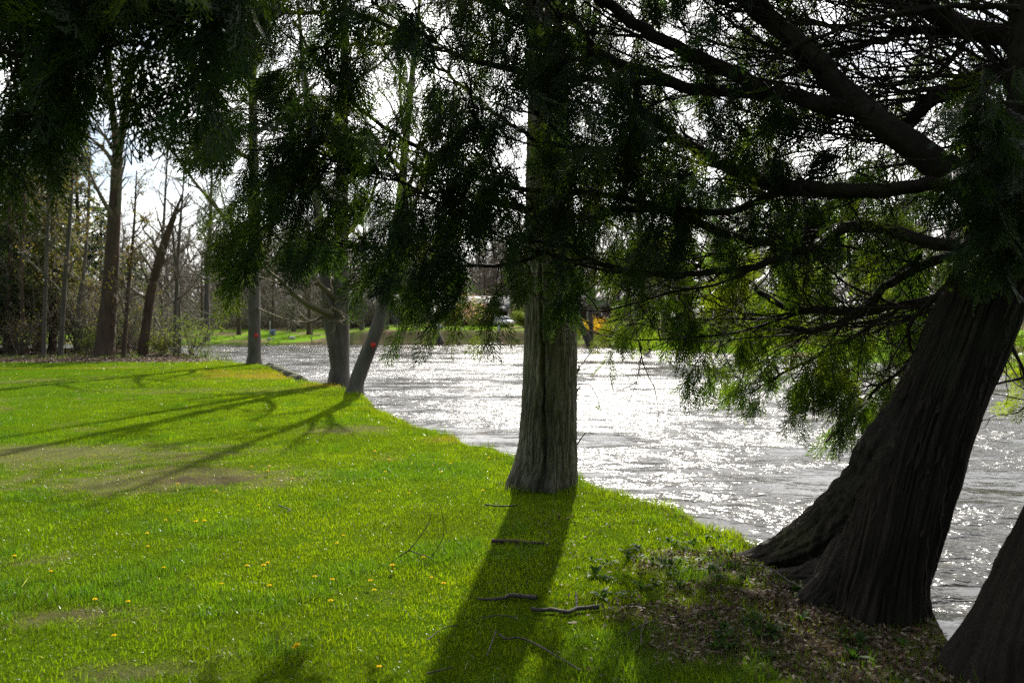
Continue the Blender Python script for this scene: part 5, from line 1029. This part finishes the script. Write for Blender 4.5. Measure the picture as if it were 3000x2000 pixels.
DL = [(80, 690), (290, 785), (948, 468), (848, 550), (852, 620), (1020, 410), (1018, 267), (1125, 485), (1170, 478), (940, 748), (740, 957), (1268, 850), (1550, 860), (1412, 745), (1508, 753), (1540, 725), (655, 1157), (1710, 1225), (1690, 1228), (2175, 1330), (1485, 378), (1440, 158), (1547, 158), (1535, 188), (1680, 226), (2153, 68), (2235, 122), (2210, 195), (2178, 293), (1970, 562), (1935, 618), (2125, 843), (1913, 832), (1803, 812), (2145, 893), (2255, 752), (545, 945), (1900, 958), (2345, 312), (1240, 300)]
DP = [(x / 1.96, 1300 + y / 1.96) for x, y in DL] + [(1098, 1334), (1140, 1362), (1268, 1372), (1320, 1371), (1433, 1352), (1290, 1395), (1412, 1452), (1240, 1652), (1262, 1712), (1300, 1735), (1150, 1686)]
for x, y in DP:
    lb = 'yellow dandelion in the sunlit grass left of the furrowed tree' if x > 900 else ('yellow dandelion in the near grass at the bottom left' if y > 1620 else 'yellow dandelion in the middle of the lawn')
    p = G(x, y); sc = rng.uniform(.65, 1.05)
    if first: dand.location = tuple(p); dand.scale = (sc,) * 3; dand['label'] = lb; first = False
    else: copy_thing(dand, p, rng.uniform(0, 6.28), sc, lb, 'dandelions in the lawn')
# broad-leaved weeds at the foot of the cedar
def weed(seed, k):
    rng = np.random.default_rng(seed); root = thing('weed', (0, 0, 0), 'x', 'weed', 'broad-leaved weeds under the cedar')
    for i in range(k):
        az = i * 2.4 + rng.normal(0, .3); L = rng.uniform(.06, .13); el = rng.uniform(.5, 1.25); o = np.array([math.cos(az), math.sin(az), 0]); sd = np.array([-o[1], o[0], 0]); ts = np.linspace(0, 1, 7); mb = MB(); V = []
        for t_ in ts: c_ = o * L * t_ * math.cos(el) + np.array([0, 0, L * (t_ * math.sin(el) - .45 * t_ * t_)]); w_ = L * .12 * math.sin(math.pi * min(1, t_ * .93 + .05)) ** .8; V += [c_ - sd * w_ + (0, 0, w_ * .3), c_, c_ + sd * w_ + (0, 0, w_ * .3)]
        mb.add(np.array(V), quad=[[3 * j + a, 3 * j + a + 1, 3 * j + a + 4, 3 * j + a + 3] for j in range(6) for a in (0, 1)], col=np.array((.035, .075, .014)) * rng.uniform(.8, 1.4)); mb.build('leaf', M_LEAF, root, True)
    return root
weeds = [weed(s, k) for s, k in ((1, 6), (2, 8), (3, 5), (4, 7))]; rng = np.random.default_rng(9); cnt = 0
for i in range(74):
    x, y = (rng.normal(1990, 150), rng.normal(1640, 55)) if i < 48 else (rng.normal(2330, 220), rng.normal(1870, 60))
    if not (1690 < x < 2750 and 1530 < y < 1985) or (x > 2150 and y < 1690) or (x > 2420 and y < 1860): continue
    p = G(x, y)
    if p[2] < -.1: continue
    lb = 'broad-leaved green weed in the leaf litter left of the cedar roots' if i < 48 else 'broad-leaved weed in the shade below the cedar roots'; sc = rng.uniform(.6, 1.1)
    if cnt < 4: o = weeds[cnt]; o.location = tuple(p); o['label'] = lb; o.scale = (sc,) * 3
    else: copy_thing(weeds[cnt % 4], p, rng.uniform(0, 6.28), sc, lb)
    cnt += 1
# fallen sticks
def stick(name, runs, label, lift=.012, mat=None, k=8):
    p0 = G(*runs[0][0][0][:2]) if not isinstance(runs[0][0][0], np.ndarray) else runs[0][0][0]; root = thing(name, p0, label, 'stick')
    for i, (pts, ra, rb) in enumerate(runs):
        q = np.array([G(p[0], p[1], lift if len(p) < 3 else p[2]) if not isinstance(p, np.ndarray) else p for p in pts]); q = smooth_path(np.column_stack([q, np.linspace(ra, rb, len(q))]), 8 * len(q))
        mb = MB(); trunk_mesh(mb, q[:, :3], q[:, 3] * (1 + .25 * (vnoise(np.arange(len(q)) * .35, np.full(len(q), i + ra * 999), 3) - .5)), 12, len(q) * 2, lambda a, s: smooth_relief(a, s * 20, i + 3, .14)); mb.build('stem' if i == 0 else 'fork', mat or M_STICK, root, True)
    return root
stick('fallen_branch', [([(1398, 1768), (1441, 1771), (1474, 1768), (1495, 1760), (1530, 1763), (1573, 1769)], .008, .015)], 'dark crooked stick lying across the trunk shadow', .022)
stick('fallen_branch', [([(1557, 1803), (1582, 1807), (1617, 1806), (1663, 1816), (1689, 1808), (1722, 1806), (1756, 1805)], .010, .013), ([(1690, 1806, .02), (1689, 1795, .05), (1687, 1786, .075)], .007, .006)], 'grey stick with one upright stub at the edge of the trunk shadow', .022)
stick('fallen_twig', [([(1462, 1879), (1485, 1893), (1513, 1890), (1543, 1897), (1582, 1915), (1620, 1937), (1663, 1962), (1700, 1985)], .005, .004)], 'long pale bent twig running to the lower right of the shadow', .03)
stick('fallen_twig', [([(1453, 1870), (1441, 1901), (1426, 1942)], .004, .003)], 'short pale twig meeting the long bent twig at its upper end', .03)
stick('fallen_twig', [([(1406, 1832), (1454, 1828), (1495, 1831), (1518, 1841)], .003, .003)], 'thin arched twig below the dark crooked stick', .035)
stick('fallen_twig', [([(1250, 1895), (1298, 1860), (1344, 1850)], .003, .002)], 'thin slanting twig on the sunny side of the trunk shadow', .035)
stick('fallen_twig', [([(1250, 1990), (1290, 1981), (1328, 1973)], .004, .003)], 'straight twig at the very bottom of the lawn left of the shadow', .03)
stick('fallen_branch', [([(1423, 1487), (1470, 1491), (1518, 1489)], .008, .006)], 'brown stick close behind the shadow near the furrowed trunk foot', .03)
stick('bark_strip', [([(1440, 1596), (1500, 1598), (1545, 1601), (1594, 1604)], .018, .012)], 'broad strip of brown bark lying across the upper trunk shadow', .022, M_BROWN)
stick('fallen_twig', [([(2174, 1704), (2223, 1711), (2268, 1733), (2312, 1771), (2370, 1800), (2446, 1827), (2558, 1866)], .005, .004)], 'long pale curved twig against the cedar roots', .05)
stick('fallen_twig', [([(1895, 1845), (1880, 1880), (1878, 1920)], .004, .003)], 'upright pale twig in the shade right of the stub stick', .03)
stick('fallen_twig', [([(1830, 1890), (1900, 1858), (1990, 1845)], .004, .003)], 'grey twig in the litter below the cedar root', .03)
stick('fallen_twig', [([(815, 1488), (850, 1500), (840, 1506)], .006, .004)], 'short grey twig in the middle of the lawn', .03)
YF = GY(1650)
fp = lambda x, y: P(x, y, YF)
stick('forked_twig', [([fp(1140, 1656), fp(1165, 1632), fp(1198, 1611), fp(1222, 1582), fp(1245, 1550), fp(1261, 1518), fp(1259, 1503)], .0045, .002), ([fp(1198, 1611), fp(1235, 1624), fp(1261, 1634), fp(1285, 1655), fp(1305, 1672), fp(1353, 1693)], .004, .0025), ([fp(1264, 1632), fp(1285, 1600), fp(1298, 1572), fp(1300, 1530), fp(1287, 1473)], .003, .0015)], 'springy forked twig standing up from the sunny grass', 0)
